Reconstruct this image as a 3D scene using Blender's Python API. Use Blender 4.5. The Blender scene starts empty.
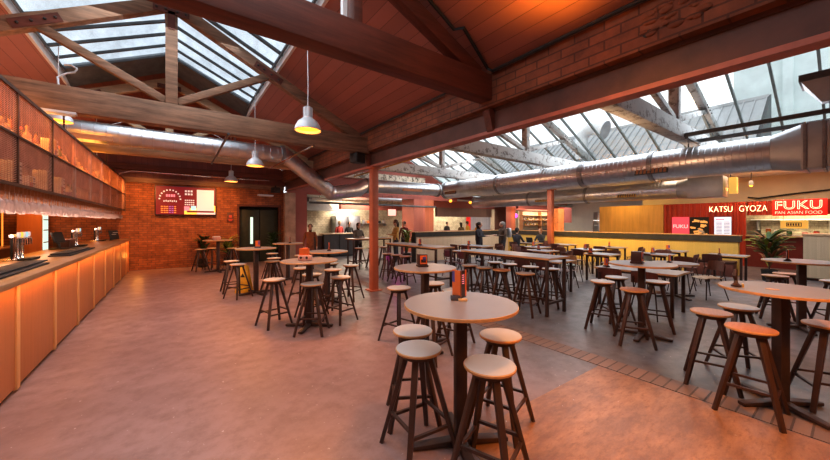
import bpy, bmesh, math, random
from mathutils import Vector, Matrix
random.seed(7)
PI = math.pi
S = bpy.context.scene
COL = S.collection

# ------------------------------------------------------------------ materials
def nt_new(name):
    m = bpy.data.materials.new(name); m.use_nodes = True
    nt = m.node_tree; b = nt.nodes['Principled BSDF']
    return m, nt, b

def mathn(nt, op, a, b=None, c=None):
    n = nt.nodes.new('ShaderNodeMath'); n.operation = op
    for i, v in enumerate((a, b, c)):
        if v is None: continue
        if isinstance(v, (int, float)): n.inputs[i].default_value = v
        else: nt.links.new(v, n.inputs[i])
    return n.outputs[0]

def mixc(nt, f, a, b, mode='MIX'):
    n = nt.nodes.new('ShaderNodeMix'); n.data_type = 'RGBA'; n.blend_type = mode
    for s, v in (('Factor', f), ('A', a), ('B', b)):
        i = [x for x in n.inputs if x.name == s and x.enabled and (x.type == 'RGBA' or s == 'Factor')][0]
        if isinstance(v, (int, float)): i.default_value = v
        elif isinstance(v, (tuple, list)): i.default_value = (*v[:3], 1)
        else: nt.links.new(v, i)
    return [o for o in n.outputs if o.type == 'RGBA'][0]

def coords(nt, kind='obj', scale=(1, 1, 1)):
    if kind == 'pos':
        o = nt.nodes.new('ShaderNodeNewGeometry').outputs['Position']
    else:
        o = nt.nodes.new('ShaderNodeTexCoord').outputs['Object']
    if scale != (1, 1, 1):
        mp = nt.nodes.new('ShaderNodeMapping'); mp.inputs['Scale'].default_value = scale
        nt.links.new(o, mp.inputs['Vector']); o = mp.outputs[0]
    return o

def noise(nt, vec, scale, detail=4, rough=.6):
    n = nt.nodes.new('ShaderNodeTexNoise'); n.inputs['Scale'].default_value = scale
    n.inputs['Detail'].default_value = detail; n.inputs['Roughness'].default_value = rough
    if vec is not None: nt.links.new(vec, n.inputs['Vector'])
    return n.outputs['Fac']

def ramp(nt, fac, lo, hi):
    n = nt.nodes.new('ShaderNodeMapRange'); n.inputs[1].default_value = lo; n.inputs[2].default_value = hi
    n.clamp = True; nt.links.new(fac, n.inputs[0]); return n.outputs[0]

def bump(nt, b, h, strength=.3, dist=.01):
    n = nt.nodes.new('ShaderNodeBump'); n.inputs['Strength'].default_value = strength
    n.inputs['Distance'].default_value = dist
    nt.links.new(h, n.inputs['Height']); nt.links.new(n.outputs[0], b.inputs['Normal'])

def plain(name, col, rough=.5, metal=0., var=.25, scale=6, kind='obj', stretch=(1, 1, 1), emit=None, es=0., bmp=0.):
    m, nt, b = nt_new(name)
    b.inputs['Roughness'].default_value = rough; b.inputs['Metallic'].default_value = metal
    v = coords(nt, kind, stretch); f = noise(nt, v, scale)
    dark = tuple(c * (1 - var) for c in col); lite = tuple(min(1, c * (1 + var)) for c in col)
    nt.links.new(mixc(nt, ramp(nt, f, .3, .7), dark, lite), b.inputs['Base Color'])
    if bmp: bump(nt, b, f, bmp)
    if emit:
        b.inputs['Emission Color'].default_value = (*emit, 1); b.inputs['Emission Strength'].default_value = es
    return m

def emis(name, col, s):
    m, nt, b = nt_new(name)
    b.inputs['Base Color'].default_value = (*[min(1, c) * .6 for c in col], 1)
    b.inputs['Emission Color'].default_value = (*col, 1); b.inputs['Emission Strength'].default_value = s
    return m

def glassy(name, tint=(.95, .97, 1), refl=.12, rough=.05, streak=0., haze=0., hazecol=(.8, .85, .9), fk=.5):
    m = bpy.data.materials.new(name); m.use_nodes = True; nt = m.node_tree; nt.nodes.clear()
    out = nt.nodes.new('ShaderNodeOutputMaterial')
    t = nt.nodes.new('ShaderNodeBsdfTransparent'); g = nt.nodes.new('ShaderNodeBsdfGlossy')
    g.inputs['Roughness'].default_value = rough
    t.inputs['Color'].default_value = (*tint, 1)
    if streak:
        v = coords(nt, 'pos', (1, .4, 1)); f = noise(nt, v, 1.6, 5, .65)
        nt.links.new(mixc(nt, ramp(nt, f, .35, .65), tuple(c * (1 - streak) for c in tint), tint), t.inputs['Color'])
    lw = nt.nodes.new('ShaderNodeLayerWeight'); lw.inputs['Blend'].default_value = .35
    fac = mathn(nt, 'MULTIPLY_ADD', lw.outputs['Facing'], fk, refl)
    mx = nt.nodes.new('ShaderNodeMixShader'); nt.links.new(fac, mx.inputs[0])
    nt.links.new(t.outputs[0], mx.inputs[1]); nt.links.new(g.outputs[0], mx.inputs[2])
    last = mx.outputs[0]
    if haze:
        d = nt.nodes.new('ShaderNodeBsdfTranslucent'); d.inputs['Color'].default_value = (*hazecol, 1)
        m2 = nt.nodes.new('ShaderNodeMixShader'); m2.inputs[0].default_value = haze
        nt.links.new(last, m2.inputs[1]); nt.links.new(d.outputs[0], m2.inputs[2]); last = m2.outputs[0]
    nt.links.new(last, out.inputs[0])
    return m

def bricks(name, axis, c1, c2, mortar, rough=.85, w=.23, h=.078):
    m, nt, b = nt_new(name); b.inputs['Roughness'].default_value = rough
    sp = nt.nodes.new('ShaderNodeSeparateXYZ'); nt.links.new(coords(nt, 'pos'), sp.inputs[0])
    cb = nt.nodes.new('ShaderNodeCombineXYZ')
    nt.links.new(sp.outputs['XYZ'.index(axis)], cb.inputs[0]); nt.links.new(sp.outputs[2], cb.inputs[1])
    t = nt.nodes.new('ShaderNodeTexBrick'); nt.links.new(cb.outputs[0], t.inputs['Vector'])
    t.inputs['Color1'].default_value = (*c1, 1); t.inputs['Color2'].default_value = (*c2, 1)
    t.inputs['Mortar'].default_value = (*mortar, 1); t.inputs['Scale'].default_value = 1
    t.inputs['Brick Width'].default_value = w; t.inputs['Row Height'].default_value = h
    t.inputs['Mortar Size'].default_value = .009; t.inputs['Bias'].default_value = -.1
    f = noise(nt, coords(nt, 'pos'), 3.5, 5, .7)
    nt.links.new(mixc(nt, ramp(nt, f, .3, .72), mixc(nt, 1., t.outputs['Color'], (.45, .42, .42), 'MULTIPLY'), t.outputs['Color']), b.inputs['Base Color'])
    hh = mathn(nt, 'ADD', mathn(nt, 'MULTIPLY', t.outputs['Fac'], -1.), mathn(nt, 'MULTIPLY', f, .5))
    bump(nt, b, hh, .7, .012)
    return m

def boards(name, axis, width, col, rough=.55, dark=.35, var=.25, groove=.035, bs=.5):
    m, nt, b = nt_new(name); b.inputs['Roughness'].default_value = rough
    sp = nt.nodes.new('ShaderNodeSeparateXYZ'); nt.links.new(coords(nt, 'pos'), sp.inputs[0])
    u = mathn(nt, 'DIVIDE', sp.outputs['XYZ'.index(axis)], width)
    fr = mathn(nt, 'FRACT', mathn(nt, 'ADD', u, 100.))
    g = mathn(nt, 'LESS_THAN', fr, groove)
    wn = nt.nodes.new('ShaderNodeTexWhiteNoise'); wn.noise_dimensions = '1D'
    nt.links.new(mathn(nt, 'FLOOR', mathn(nt, 'ADD', u, 100.)), wn.inputs['W'])
    f = noise(nt, coords(nt, 'pos'), 2.2, 5, .65)
    k = mathn(nt, 'ADD', mathn(nt, 'MULTIPLY', wn.outputs['Value'], .5), mathn(nt, 'MULTIPLY', f, .5))
    c = mixc(nt, k, tuple(x * (1 - var) for x in col), tuple(min(1, x * (1 + var)) for x in col))
    nt.links.new(mixc(nt, g, c, tuple(x * dark for x in col)), b.inputs['Base Color'])
    bump(nt, b, mathn(nt, 'MULTIPLY', g, -1.), bs, .01)
    return m

def timber(name, col, axis=0, rough=.7, var=.45, scale=2.):
    st = [6., 6., 6.]; st[axis] = .5
    m, nt, b = nt_new(name); b.inputs['Roughness'].default_value = rough
    f = noise(nt, coords(nt, 'obj', tuple(st)), scale, 6, .7)
    g = noise(nt, coords(nt, 'obj'), 1.1, 4, .6)
    k = mathn(nt, 'ADD', mathn(nt, 'MULTIPLY', f, .65), mathn(nt, 'MULTIPLY', g, .35))
    nt.links.new(mixc(nt, ramp(nt, k, .34, .66), tuple(x * (1 - var) for x in col), tuple(min(1, x * (1 + var)) for x in col)), b.inputs['Base Color'])
    bump(nt, b, f, .35, .01)
    return m

def peeling(name, base, paint, thr=.5):
    m, nt, b = nt_new(name); b.inputs['Roughness'].default_value = .7
    f = noise(nt, coords(nt, 'obj'), 5, 8, .8)
    nt.links.new(mixc(nt, ramp(nt, f, thr - .03, thr + .03), base, paint), b.inputs['Base Color'])
    bump(nt, b, f, .3, .01)
    return m

def floor_mat():
    m, nt, b = nt_new('polished_screed')
    p = coords(nt, 'pos')
    f1 = noise(nt, p, .55, 6, .62); f2 = noise(nt, p, 4.5, 6, .7); f3 = noise(nt, p, 22, 3, .6)
    sp = nt.nodes.new('ShaderNodeSeparateXYZ'); nt.links.new(p, sp.inputs[0])
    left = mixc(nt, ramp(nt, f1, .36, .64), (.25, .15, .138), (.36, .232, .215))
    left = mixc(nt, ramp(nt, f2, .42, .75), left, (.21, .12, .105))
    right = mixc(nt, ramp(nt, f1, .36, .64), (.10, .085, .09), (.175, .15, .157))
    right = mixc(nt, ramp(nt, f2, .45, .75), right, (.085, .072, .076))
    side = ramp(nt, sp.outputs[0], 2.0, 4.1)  # greying towards the strip paints in daylight from the hall
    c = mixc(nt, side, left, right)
    c = mixc(nt, ramp(nt, f3, .68, .74), c, (.55, .47, .44))
    nt.links.new(c, b.inputs['Base Color'])
    r = mathn(nt, 'MULTIPLY_ADD', f2, .3, .26)
    nt.links.new(r, b.inputs['Roughness'])
    bump(nt, b, f2, .08, .01)
    return m

def patch_mat():
    m, nt, b = nt_new('lamplit_worn_plywood_floor')
    p = coords(nt, 'pos'); q = coords(nt, 'pos', (1, 2.6, 1))
    f1 = noise(nt, q, 1.6, 7, .72); f2 = noise(nt, q, 9, 5, .7); f3 = noise(nt, p, 17, 2, .5)
    c = mixc(nt, ramp(nt, f1, .36, .66), (.20, .088, .04), (.43, .215, .095))  # worn ply tones, with amber lamplight partly put into the orange
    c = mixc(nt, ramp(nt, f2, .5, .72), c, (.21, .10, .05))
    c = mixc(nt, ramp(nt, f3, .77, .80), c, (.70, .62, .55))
    nt.links.new(c, b.inputs['Base Color']); nt.links.new(mathn(nt, 'MULTIPLY_ADD', f2, .3, .28), b.inputs['Roughness'])
    bump(nt, b, f2, .1, .01)
    return m

def facemat(name, base, col, axis='Z', rough=.4):
    """grooved facing used for panels with a vertical rib pattern"""
    return boards(name, axis, .06, base, rough)

M = {}
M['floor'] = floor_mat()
M['patch'] = plain('lamplit_worn_plywood_floor', (.40, .19, .08), .45, 0, .5, 2.6, 'pos')
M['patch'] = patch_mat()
M['setts'] = boards('brick_on_edge_strip', 'Y', .105, (.23, .145, .115), .55, .4, .3, .14)
M['brick'] = bricks('old_red_brick', 'X', (.50, .165, .06), (.34, .10, .04), (.22, .10, .06))
M['brick_y'] = bricks('painted_red_brick', 'Y', (.30, .092, .035), (.22, .065, .026), (.13, .042, .02), .75, .32, .105)
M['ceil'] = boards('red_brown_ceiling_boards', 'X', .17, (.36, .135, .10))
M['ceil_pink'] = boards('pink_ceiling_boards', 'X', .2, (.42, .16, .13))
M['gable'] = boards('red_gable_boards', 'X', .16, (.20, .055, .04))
M['timber'] = timber('aged_brown_truss_timber', (.24, .135, .082), 0, .75, .62, 3.2)
M['timber_red'] = timber('red_stained_timber', (.125, .034, .02))
M['timber_pale'] = timber('pale_stripped_timber', (.42, .29, .18))
M['white_timber'] = peeling('peeling_white_truss_paint', (.17, .15, .14), (.46, .47, .465), .45)
M['peel_cream'] = peeling('peeling_cream_paint', (.13, .10, .07), (.66, .58, .46), .47)
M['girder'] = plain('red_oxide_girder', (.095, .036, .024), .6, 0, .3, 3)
M['flange'] = plain('pink_lit_flange', (.36, .12, .085), .55, 0, .2, 5)  # pinkish light on the flange put into its base colour
M['post'] = plain('orange_red_steel_post', (.46, .125, .06), .5, 0, .12, 5)
M['bolt'] = plain('dark_iron', (.05, .04, .035), .5, .5)
M['steel'] = plain('spiral_galvanised_steel', (.64, .64, .66), .36, 1., .12, 3)
M['steel_matte'] = plain('matt_galvanised_steel', (.42, .42, .44), .5, .7, .15, 2)
M['seam'] = plain('dark_duct_seam', (.34, .34, .35), .45, .8)
M['grey_metal'] = plain('dark_grey_strut', (.085, .09, .095), .5, .3)
M['black'] = plain('matt_black', (.014, .014, .015), .55)
M['rubber'] = plain('black_rubber', (.02, .021, .025), .6)
M['chrome'] = plain('chrome', (.8, .8, .8), .12, 1., .03)
M['laminate'] = plain('grey_laminate', (.22, .20, .205), .42, 0, .06, 2)
M['plyedge'] = plain('birch_ply_edge', (.62, .33, .13), .5, 0, .15, 30, 'obj', (1, 1, 8))
M['seatwood'] = plain('pale_seat_wood', (.58, .39, .22), .45, 0, .12, 4, 'obj', (1, 9, 1))
M['seatgrey'] = plain('grey_seat_laminate', (.47, .45, .44), .42, 0, .06, 3)
M['seatrust'] = plain('rust_seat_wood', (.50, .22, .12), .45, 0, .12, 4, 'obj', (1, 9, 1))
M['legwood'] = plain('dark_stained_leg_wood', (.062, .028, .019), .42, 0, .2, 9)
M['tablesteel'] = plain('dark_brown_steel', (.06, .032, .026), .5, .2)
M['chairwood'] = plain('dark_red_brown_ply', (.13, .042, .03), .4, 0, .2, 5, 'obj', (1, 7, 1))
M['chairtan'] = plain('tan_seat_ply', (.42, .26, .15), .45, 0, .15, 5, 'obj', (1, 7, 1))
M['chairgrey'] = plain('grey_green_ply', (.30, .33, .28), .45)
M['bartop'] = timber('oiled_bar_top', (.33, .19, .10), 1, .28, .3)
M['barfront'] = timber('plywood_bar_front', (.46, .165, .055), 2, .5, .12)
M['barbatten'] = timber('pale_bar_batten', (.66, .34, .13), 2, .5, .12)
M['rack'] = timber('orange_rack_wood', (.40, .18, .08), 0, .5, .2)
M['cage'] = plain('brown_cage_steel', (.10, .055, .04), .45, .4)
M['wire'] = plain('copper_mesh_wire', (.46, .27, .21), .5, .1)
M['glass'] = glassy('drinking_glass', (.95, .94, .95), .18, .05, 0, .38, (1, .9, .87))
M['pane'] = glassy('clear_roof_pane', (.96, .98, .98), .02, .04, fk=.1)
M['skypane'] = glassy('weathered_skylight_pane', (.82, .86, .89), .02, .3, .22, .10, fk=.08)
M['bulbglow'] = emis('amber_lamp_glow', (1, .37, .03), 1.7)
M['lampwhite'] = plain('pale_enamel', (.62, .62, .64), .35, .1, .05)
M['led'] = emis('amber_led_strip', (1, .30, .04), 1.2)
M['cream'] = plain('cream_paint', (.62, .54, .42), .7, 0, .1, 1.2)
M['creamtile'] = bricks('cream_tile', 'X', (.78, .70, .52), (.74, .66, .48), (.5, .44, .34), .35, .2, .1)
M['creamtile_y'] = bricks('cream_tile_side', 'Y', (.78, .70, .52), (.74, .66, .48), (.5, .44, .34), .35, .2, .1)
M['white'] = plain('white_paint', (.72, .72, .72), .6, 0, .06, 1.2)
M['pinkwall'] = plain('dusky_red_paint', (.36, .10, .075), .7, 0, .12, 1.4, 'pos')
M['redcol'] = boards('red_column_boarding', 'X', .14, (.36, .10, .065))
M['redcol_lit'] = boards('lit_red_column_boarding', 'X', .14, (.50, .15, .07))  # lit copy of the red boarding, orange light put into its colour
M['plaster'] = plain('stained_plaster', (.42, .27, .19), .8, 0, .35, 2.5, 'pos')
M['redcorr'] = plain('red_corrugated_steel', (.42, .045, .02), .42, .15, .1, 3)
M['darkred'] = plain('dark_red_steel', (.14, .014, .01), .45, .1, .1, 3)
M['orangewall'] = plain('orange_paint', (.75, .22, .05), .6)
M['plywood'] = timber('golden_plywood', (.66, .38, .12), 2, .5, .18, 1.2)
M['boothwall'] = boards('yellow_lit_booth_panel', 'Y', .07, (.62, .41, .10), .55, .6, .08)  # yellow light on this run is put into the panel colour
M['boothwall_x'] = boards('pale_reeded_booth_end', 'X', .07, (.66, .50, .34), .55, .6, .08)
M['boothcap'] = plain('dark_green_black_cap', (.035, .03, .024), .5)
M['captop'] = plain('tan_cap_edge', (.48, .27, .12), .5)  # lighter tan than the dark cap below it
M['palecab'] = boards('pale_oak_slats', 'Y', .05, (.52, .40, .27), .5, .55, .12)
M['darkcounter'] = boards('dark_grey_counter_boards', 'X', .12, (.06, .055, .055), .5, .5, .15)
M['leaf'] = plain('dark_leaf', (.035, .075, .018), .5, 0, .4, 8)
M['leaf_y'] = plain('yellow_green_leaf', (.22, .26, .035), .5, 0, .3, 8)
M['leaf_r'] = plain('dry_reddish_leaf', (.20, .055, .02), .5, 0, .3, 8)
M['doorgreen'] = plain('dark_green_door', (.022, .028, .016), .5)
M['slit'] = emis('pale_door_glass', (.55, .72, .62), 1.1)
M['void'] = plain('unlit_passage', (.012, .012, .010), .9)
M['towel'] = plain('black_bar_mat', (.012, .014, .018), .7, 0, .3, 40, bmp=.4)
M['skin'] = plain('skin', (.50, .28, .19), .55, 0, .08)
M['hair'] = plain('dark_hair', (.022, .014, .010), .6)
M['shoe'] = plain('dark_shoe', (.02, .02, .02), .5)
M['denim'] = plain('dark_denim', (.035, .045, .07), .8)
M['roofrib'] = plain('grey_ribbed_roof', (.44, .45, .46), .5, .2, .12, 1, 'pos')
M['render'] = plain('weathered_white_render', (.66, .73, .72), .85, 0, .12, 1.5, 'pos')
M['tvred'] = emis('menu_screen_red', (.14, .004, .008), 1.)
M['tvframe'] = plain('screen_frame', (.02, .01, .01), .4)
M['tvwhite'] = emis('screen_white', (.80, .72, .70), .52)
M['tvpink'] = emis('screen_pink', (.9, .25, .32), .8)
M['tvyellow'] = emis('screen_yellow', (.95, .65, .10), .8)
M['tvorange'] = emis('screen_orange', (.85, .25, .05), .8)
M['tvpurple'] = emis('screen_purple', (.35, .10, .35), .8)
M['tvblue'] = emis('screen_blue', (.35, .65, .75), .8)
M['neonwhite'] = emis('warm_white_neon', (1, .74, .40), 3.2)
M['neonred'] = emis('red_neon', (1, .14, .06), 3)
M['neonpale'] = emis('pale_orange_neon', (1, .42, .26), 3.4)
M['signred'] = plain('red_sign_backboard', (.55, .02, .012), .4, 0, .1, 4, emit=(.9, .02, .012), es=.55)  # emission puts the red glow of the neon into the surface
M['posterpink'] = emis('pink_poster', (.75, .07, .10), .9)
M['posterwhite'] = emis('backlit_menu', (.74, .78, .90), .85)
M['menutext'] = plain('grey_print', (.35, .33, .36), .6)
M['food'] = plain('food_print', (.80, .38, .08), .5, 0, .5, 9)
M['foodglow'] = emis('glowing_food_print', (.85, .38, .10), .8)
M['yellowbox'] = emis('glowing_yellow_box', (.85, .50, .10), .6)
M['orange_card'] = plain('orange_menu_card', (.80, .16, .03), .45, 0, .1)
M['blue_card'] = plain('blue_menu_print', (.10, .08, .32), .45)
M['dark_card'] = plain('dark_menu_print', (.05, .018, .015), .45)
M['pinkbox'] = plain('pink_wood_caddy', (.62, .33, .27), .5)
M['palewood'] = plain('pale_wood_block', (.75, .45, .20), .5)
M['wetfloor'] = plain('yellow_plastic', (.85, .48, .03), .45)
M['fridge'] = plain('brushed_steel', (.50, .52, .56), .35, .8, .1)
M['counterwood'] = plain('pale_counter_top', (.50, .36, .22), .4)
M['shutter'] = boards('pale_shutter', 'X', .22, (.62, .64, .70), .5, .5, .1)
M['amberglass'] = plain('amber_bottle', (.30, .10, .02), .1)
M['greenglass'] = plain('green_bottle', (.04, .12, .03), .1)
M['clearglass'] = plain('clear_bottle', (.55, .42, .32), .1)
M['label_w'] = plain('paper_label', (.75, .66, .55), .6)
M['box_y'] = plain('yellow_print_box', (.75, .42, .08), .5)
M['box_p'] = plain('purple_print_box', (.22, .07, .22), .5)
M['box_r'] = plain('red_print_box', (.55, .08, .05), .5)
M['pinkneon'] = emis('magenta_light', (1, .05, .6), 4)
M['screenred'] = emis('small_red_screen', (1, .25, .2), 2.2)
M['extwhite'] = plain('white_cowl_paint', (.75, .76, .77), .5, 0, .08)

# ------------------------------------------------------------------ mesh builder
class MB:
    def __init__(s): s.bm = bmesh.new(); s.mi = 0; s.mats = []
    def use(s, m):
        if m not in s.mats: s.mats.append(m)
        s.mi = s.mats.index(m); return s
    def _fin(s, fs):
        for f in fs: f.material_index = s.mi
    def quad(s, pts):
        f = s.bm.faces.new([s.bm.verts.new(p) for p in pts]); s._fin([f]); return s
    def hexa(s, v8):
        v = [s.bm.verts.new(p) for p in v8]
        fs = [s.bm.faces.new([v[i] for i in q]) for q in ((3, 2, 1, 0), (4, 5, 6, 7), (0, 1, 5, 4), (1, 2, 6, 5), (2, 3, 7, 6), (3, 0, 4, 7))]
        s._fin(fs); return s
    def box(s, c, d, rot=None):
        hx, hy, hz = d[0] / 2, d[1] / 2, d[2] / 2
        p = [Vector(q) for q in ((-hx, -hy, -hz), (hx, -hy, -hz), (hx, hy, -hz), (-hx, hy, -hz), (-hx, -hy, hz), (hx, -hy, hz), (hx, hy, hz), (-hx, hy, hz))]
        if rot is not None:
            R = rot if isinstance(rot, Matrix) else Matrix.Rotation(rot, 3, 'Z')
            p = [R @ q for q in p]
        c = Vector(c); return s.hexa([q + c for q in p])
    def bb(s, x0, x1, y0, y1, z0, z1):
        return s.box(((x0 + x1) / 2, (y0 + y1) / 2, (z0 + z1) / 2), (abs(x1 - x0), abs(y1 - y0), abs(z1 - z0)))
    def beam(s, a, b, w, h, up=(0, 0, 1), w2=None, h2=None):
        a, b = Vector(a), Vector(b); d = (b - a).normalized(); up = Vector(up)
        sd = d.cross(up)
        if sd.length < 1e-4: sd = d.cross(Vector((1, 0, 0)))
        sd.normalize(); u = sd.cross(d)
        w2 = w if w2 is None else w2; h2 = h if h2 is None else h2
        r = []
        for p, ww, hh in ((a, w, h), (b, w2, h2)):
            r.append([p - sd * ww / 2 - u * hh / 2, p + sd * ww / 2 - u * hh / 2, p + sd * ww / 2 + u * hh / 2, p - sd * ww / 2 + u * hh / 2])
        return s.hexa(r[0] + r[1])
    def tube(s, pts, r, n=10, cap=True, radii=None):
        pts = [Vector(p) for p in pts]; rings = []
        prev = None
        for i, p in enumerate(pts):
            d = ((pts[min(i + 1, len(pts) - 1)] - pts[max(i - 1, 0)])).normalized()
            if prev is None:
                a = d.cross(Vector((0, 0, 1)))
                if a.length < 1e-3: a = d.cross(Vector((1, 0, 0)))
            else:
                a = prev - d * prev.dot(d)
            a.normalize(); prev = a; b = d.cross(a)
            rr = radii[i] if radii else r
            rings.append([s.bm.verts.new(p + (a * math.cos(t) + b * math.sin(t)) * rr) for t in [2 * PI * k / n for k in range(n)]])
        fs = []
        for A, B in zip(rings, rings[1:]):
            for k in range(n): fs.append(s.bm.faces.new((A[k], A[(k + 1) % n], B[(k + 1) % n], B[k])))
        if cap:
            fs.append(s.bm.faces.new(rings[0][::-1])); fs.append(s.bm.faces.new(rings[-1]))
        s._fin(fs); return s
    def lathe(s, prof, n=20, c=(0, 0, 0), mat=None, cap=True):
        """prof: list of (radius, z)"""
        c = Vector(c); rings = []
        for r, z in prof:
            ring = []
            for k in range(n):
                p = Vector((r * math.cos(2 * PI * k / n), r * math.sin(2 * PI * k / n), z))
                if mat is not None: p = mat @ p
                ring.append(s.bm.verts.new(p + c))
            rings.append(ring)
        fs = []
        for A, B in zip(rings, rings[1:]):
            for k in range(n): fs.append(s.bm.faces.new((A[k], A[(k + 1) % n], B[(k + 1) % n], B[k])))
        if cap:
            fs.append(s.bm.faces.new(rings[0][::-1])); fs.append(s.bm.faces.new(rings[-1]))
        s._fin(fs); return s
    def prism(s, poly, axis, a0, a1):
        """poly: 2D points in the plane normal to axis ('x': (y,z), 'y': (x,z), 'z': (x,y))"""
        def P(p, a): return {'x': (a, p[0], p[1]), 'y': (p[0], a, p[1]), 'z': (p[0], p[1], a)}[axis]
        A = [s.bm.verts.new(P(p, a0)) for p in poly]; B = [s.bm.verts.new(P(p, a1)) for p in poly]
        n = len(poly); fs = [s.bm.faces.new(A[::-1]), s.bm.faces.new(B)]
        for k in range(n): fs.append(s.bm.faces.new((A[k], A[(k + 1) % n], B[(k + 1) % n], B[k])))
        s._fin(fs); return s
    def ball(s, c, r, n=12, sc=(1, 1, 1)):
        prof = [(max(1e-4, r * math.sin(PI * i / 8)), -r * math.cos(PI * i / 8)) for i in range(9)]
        return s.lathe(prof, n, c, Matrix.Diagonal(sc).to_3x3())
    def sheet(s, grid, th):
        """curved sheet of points grid[i][j], given thickness along its normals"""
        ni, nj = len(grid), len(grid[0]); G = [[Vector(p) for p in r] for r in grid]
        def N(i, j):
            a = G[min(i + 1, ni - 1)][j] - G[max(i - 1, 0)][j]; b = G[i][min(j + 1, nj - 1)] - G[i][max(j - 1, 0)]
            return a.cross(b).normalized()
        T = [[s.bm.verts.new(G[i][j] + N(i, j) * th / 2) for j in range(nj)] for i in range(ni)]
        B = [[s.bm.verts.new(G[i][j] - N(i, j) * th / 2) for j in range(nj)] for i in range(ni)]
        fs = []
        for i in range(ni - 1):
            for j in range(nj - 1):
                fs.append(s.bm.faces.new((T[i][j], T[i + 1][j], T[i + 1][j + 1], T[i][j + 1])))
                fs.append(s.bm.faces.new((B[i][j], B[i][j + 1], B[i + 1][j + 1], B[i + 1][j])))
        for i in range(ni - 1):
            fs.append(s.bm.faces.new((T[i][0], B[i][0], B[i + 1][0], T[i + 1][0])))
            fs.append(s.bm.faces.new((T[i][-1], T[i + 1][-1], B[i + 1][-1], B[i][-1])))
        for j in range(nj - 1):
            fs.append(s.bm.faces.new((T[0][j], T[0][j + 1], B[0][j + 1], B[0][j])))
            fs.append(s.bm.faces.new((T[-1][j], B[-1][j], B[-1][j + 1], T[-1][j + 1])))
        s._fin(fs); return s
    def make(s, name, mat=None, parent=None, bevel=0., smooth=35, loc=None):
        bmesh.ops.recalc_face_normals(s.bm, faces=s.bm.faces[:])
        if bevel:
            es = [e for e in s.bm.edges if len(e.link_faces) == 2 and e.calc_face_angle(0) > math.radians(40)]
            bmesh.ops.bevel(s.bm, geom=es, offset=bevel, segments=2, affect='EDGES', clamp_overlap=True, profile=.5)
        me = bpy.data.meshes.new(name); s.bm.to_mesh(me); s.bm.free()
        for m in (s.mats or [mat]): me.materials.append(m if not isinstance(m, str) else M[m])
        if smooth:
            for p in me.polygons: p.use_smooth = True
            me.set_sharp_from_angle(angle=math.radians(smooth))
        o = bpy.data.objects.new(name, me); COL.objects.link(o)
        if parent is not None: o.parent = parent
        if loc is not None: o.location = loc
        return o

def mb(m=None):
    b = MB()
    if m: b.use(m)
    return b

def tag(o, label, cat, group=None):
    o['label'] = label; o['category'] = cat
    if group: o['group'] = group
    return o

def thing(name, label, cat, loc=(0, 0, 0), rz=0, group=None):
    o = bpy.data.objects.new(name, None); COL.objects.link(o)
    o.location = loc; o.rotation_euler = (0, 0, rz); o.empty_display_size = .1
    return tag(o, label, cat, group)

def struct(o, label=None):
    o['kind'] = 'structure'
    if label: o['label'] = label
    return o

def dup(root, loc, rz=0, label=None, group=None):
    r = root.copy(); COL.objects.link(r); r.location = loc; r.rotation_euler = (0, 0, rz)
    if label: r['label'] = label
    if group: r['group'] = group
    for ch in root.children:
        c = ch.copy(); COL.objects.link(c); c.parent = r
        for g in ch.children:
            d = g.copy(); COL.objects.link(d); d.parent = c
    return r

def setmat(root, part, mat):
    """gives one copied thing its own part material"""
    for c in root.children:
        if c.name.split('.')[0] == part:
            c.data = c.data.copy(); c.data.materials[0] = M[mat]

def text(name, body, size, mat, M4, parent, outline=0., extrude=.004, bevel=0., spacing=1., width=None, thin=0.):
    cu = bpy.data.curves.new(name, 'FONT'); cu.body = body; cu.size = size; cu.align_x = 'CENTER'
    cu.space_character = spacing
    if outline:
        cu.fill_mode = 'NONE'; cu.bevel_depth = outline; cu.bevel_resolution = 2
    else:
        cu.extrude = extrude; cu.bevel_depth = bevel; cu.offset = thin
    tmp = bpy.data.objects.new(name + '_tmp', cu); COL.objects.link(tmp)
    dg = bpy.context.evaluated_depsgraph_get()
    me = bpy.data.meshes.new_from_object(tmp.evaluated_get(dg)); bpy.data.objects.remove(tmp)
    me.materials.clear(); me.materials.append(M[mat])
    if width:
        w = max(v.co.x for v in me.vertices) - min(v.co.x for v in me.vertices)
        for v in me.vertices: v.co.x *= width / w
    o = bpy.data.objects.new(name, me); COL.objects.link(o)
    o.matrix_world = M4
    if parent is not None:
        o.parent = parent
        o.matrix_parent_inverse = Matrix.Translation(parent.location).inverted()
    return o

def facing_minus_x(x, y, z):   # local x -> -Y, local y -> +Z, looking towards -X
    return Matrix(((0, 0, -1, x), (-1, 0, 0, y), (0, 1, 0, z), (0, 0, 0, 1)))
def facing_minus_y(x, y, z):   # local x -> +X, local y -> +Z, looking towards -Y
    return Matrix(((1, 0, 0, x), (0, 0, -1, y), (0, 1, 0, z), (0, 0, 0, 1)))

def lamp(kind, loc, energy, col, size=.1, rot=None, spot=None, sx=None, blend=.6):
    l = bpy.data.lights.new('lamp_light', kind); l.energy = energy * LK; l.color = col
    if kind == 'AREA':
        l.shape = 'RECTANGLE' if sx else 'SQUARE'; l.size = size
        if sx: l.size_y = sx
    else: l.shadow_soft_size = size
    if spot: l.spot_size = spot; l.spot_blend = blend
    o = bpy.data.objects.new('lamp_light', l); COL.objects.link(o); o.location = loc
    if rot: o.rotation_euler = rot
    return o
LK = .5
AMBER = (1, .36, .06)
WARM = (1, .62, .28)
# ------------------------------------------------------------------ the setting
YB, YN = 14.6, -5.0
RX, RZ, RK = -.14, 5.6, .46                      # first bay: ridge x, ridge z, roof slope
def r1(x): return RZ - RK * abs(x - RX)
AX, AZ, AK = 8.86, 5.62, .469                    # second bay
def r2(x): return AZ - AK * abs(x - AX)

def sbox(name, mat, *b, parent=None, bevel=0):
    o = mb().bb(*b).make(name, mat, parent, bevel)
    return o if parent is not None else struct(o)

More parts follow.
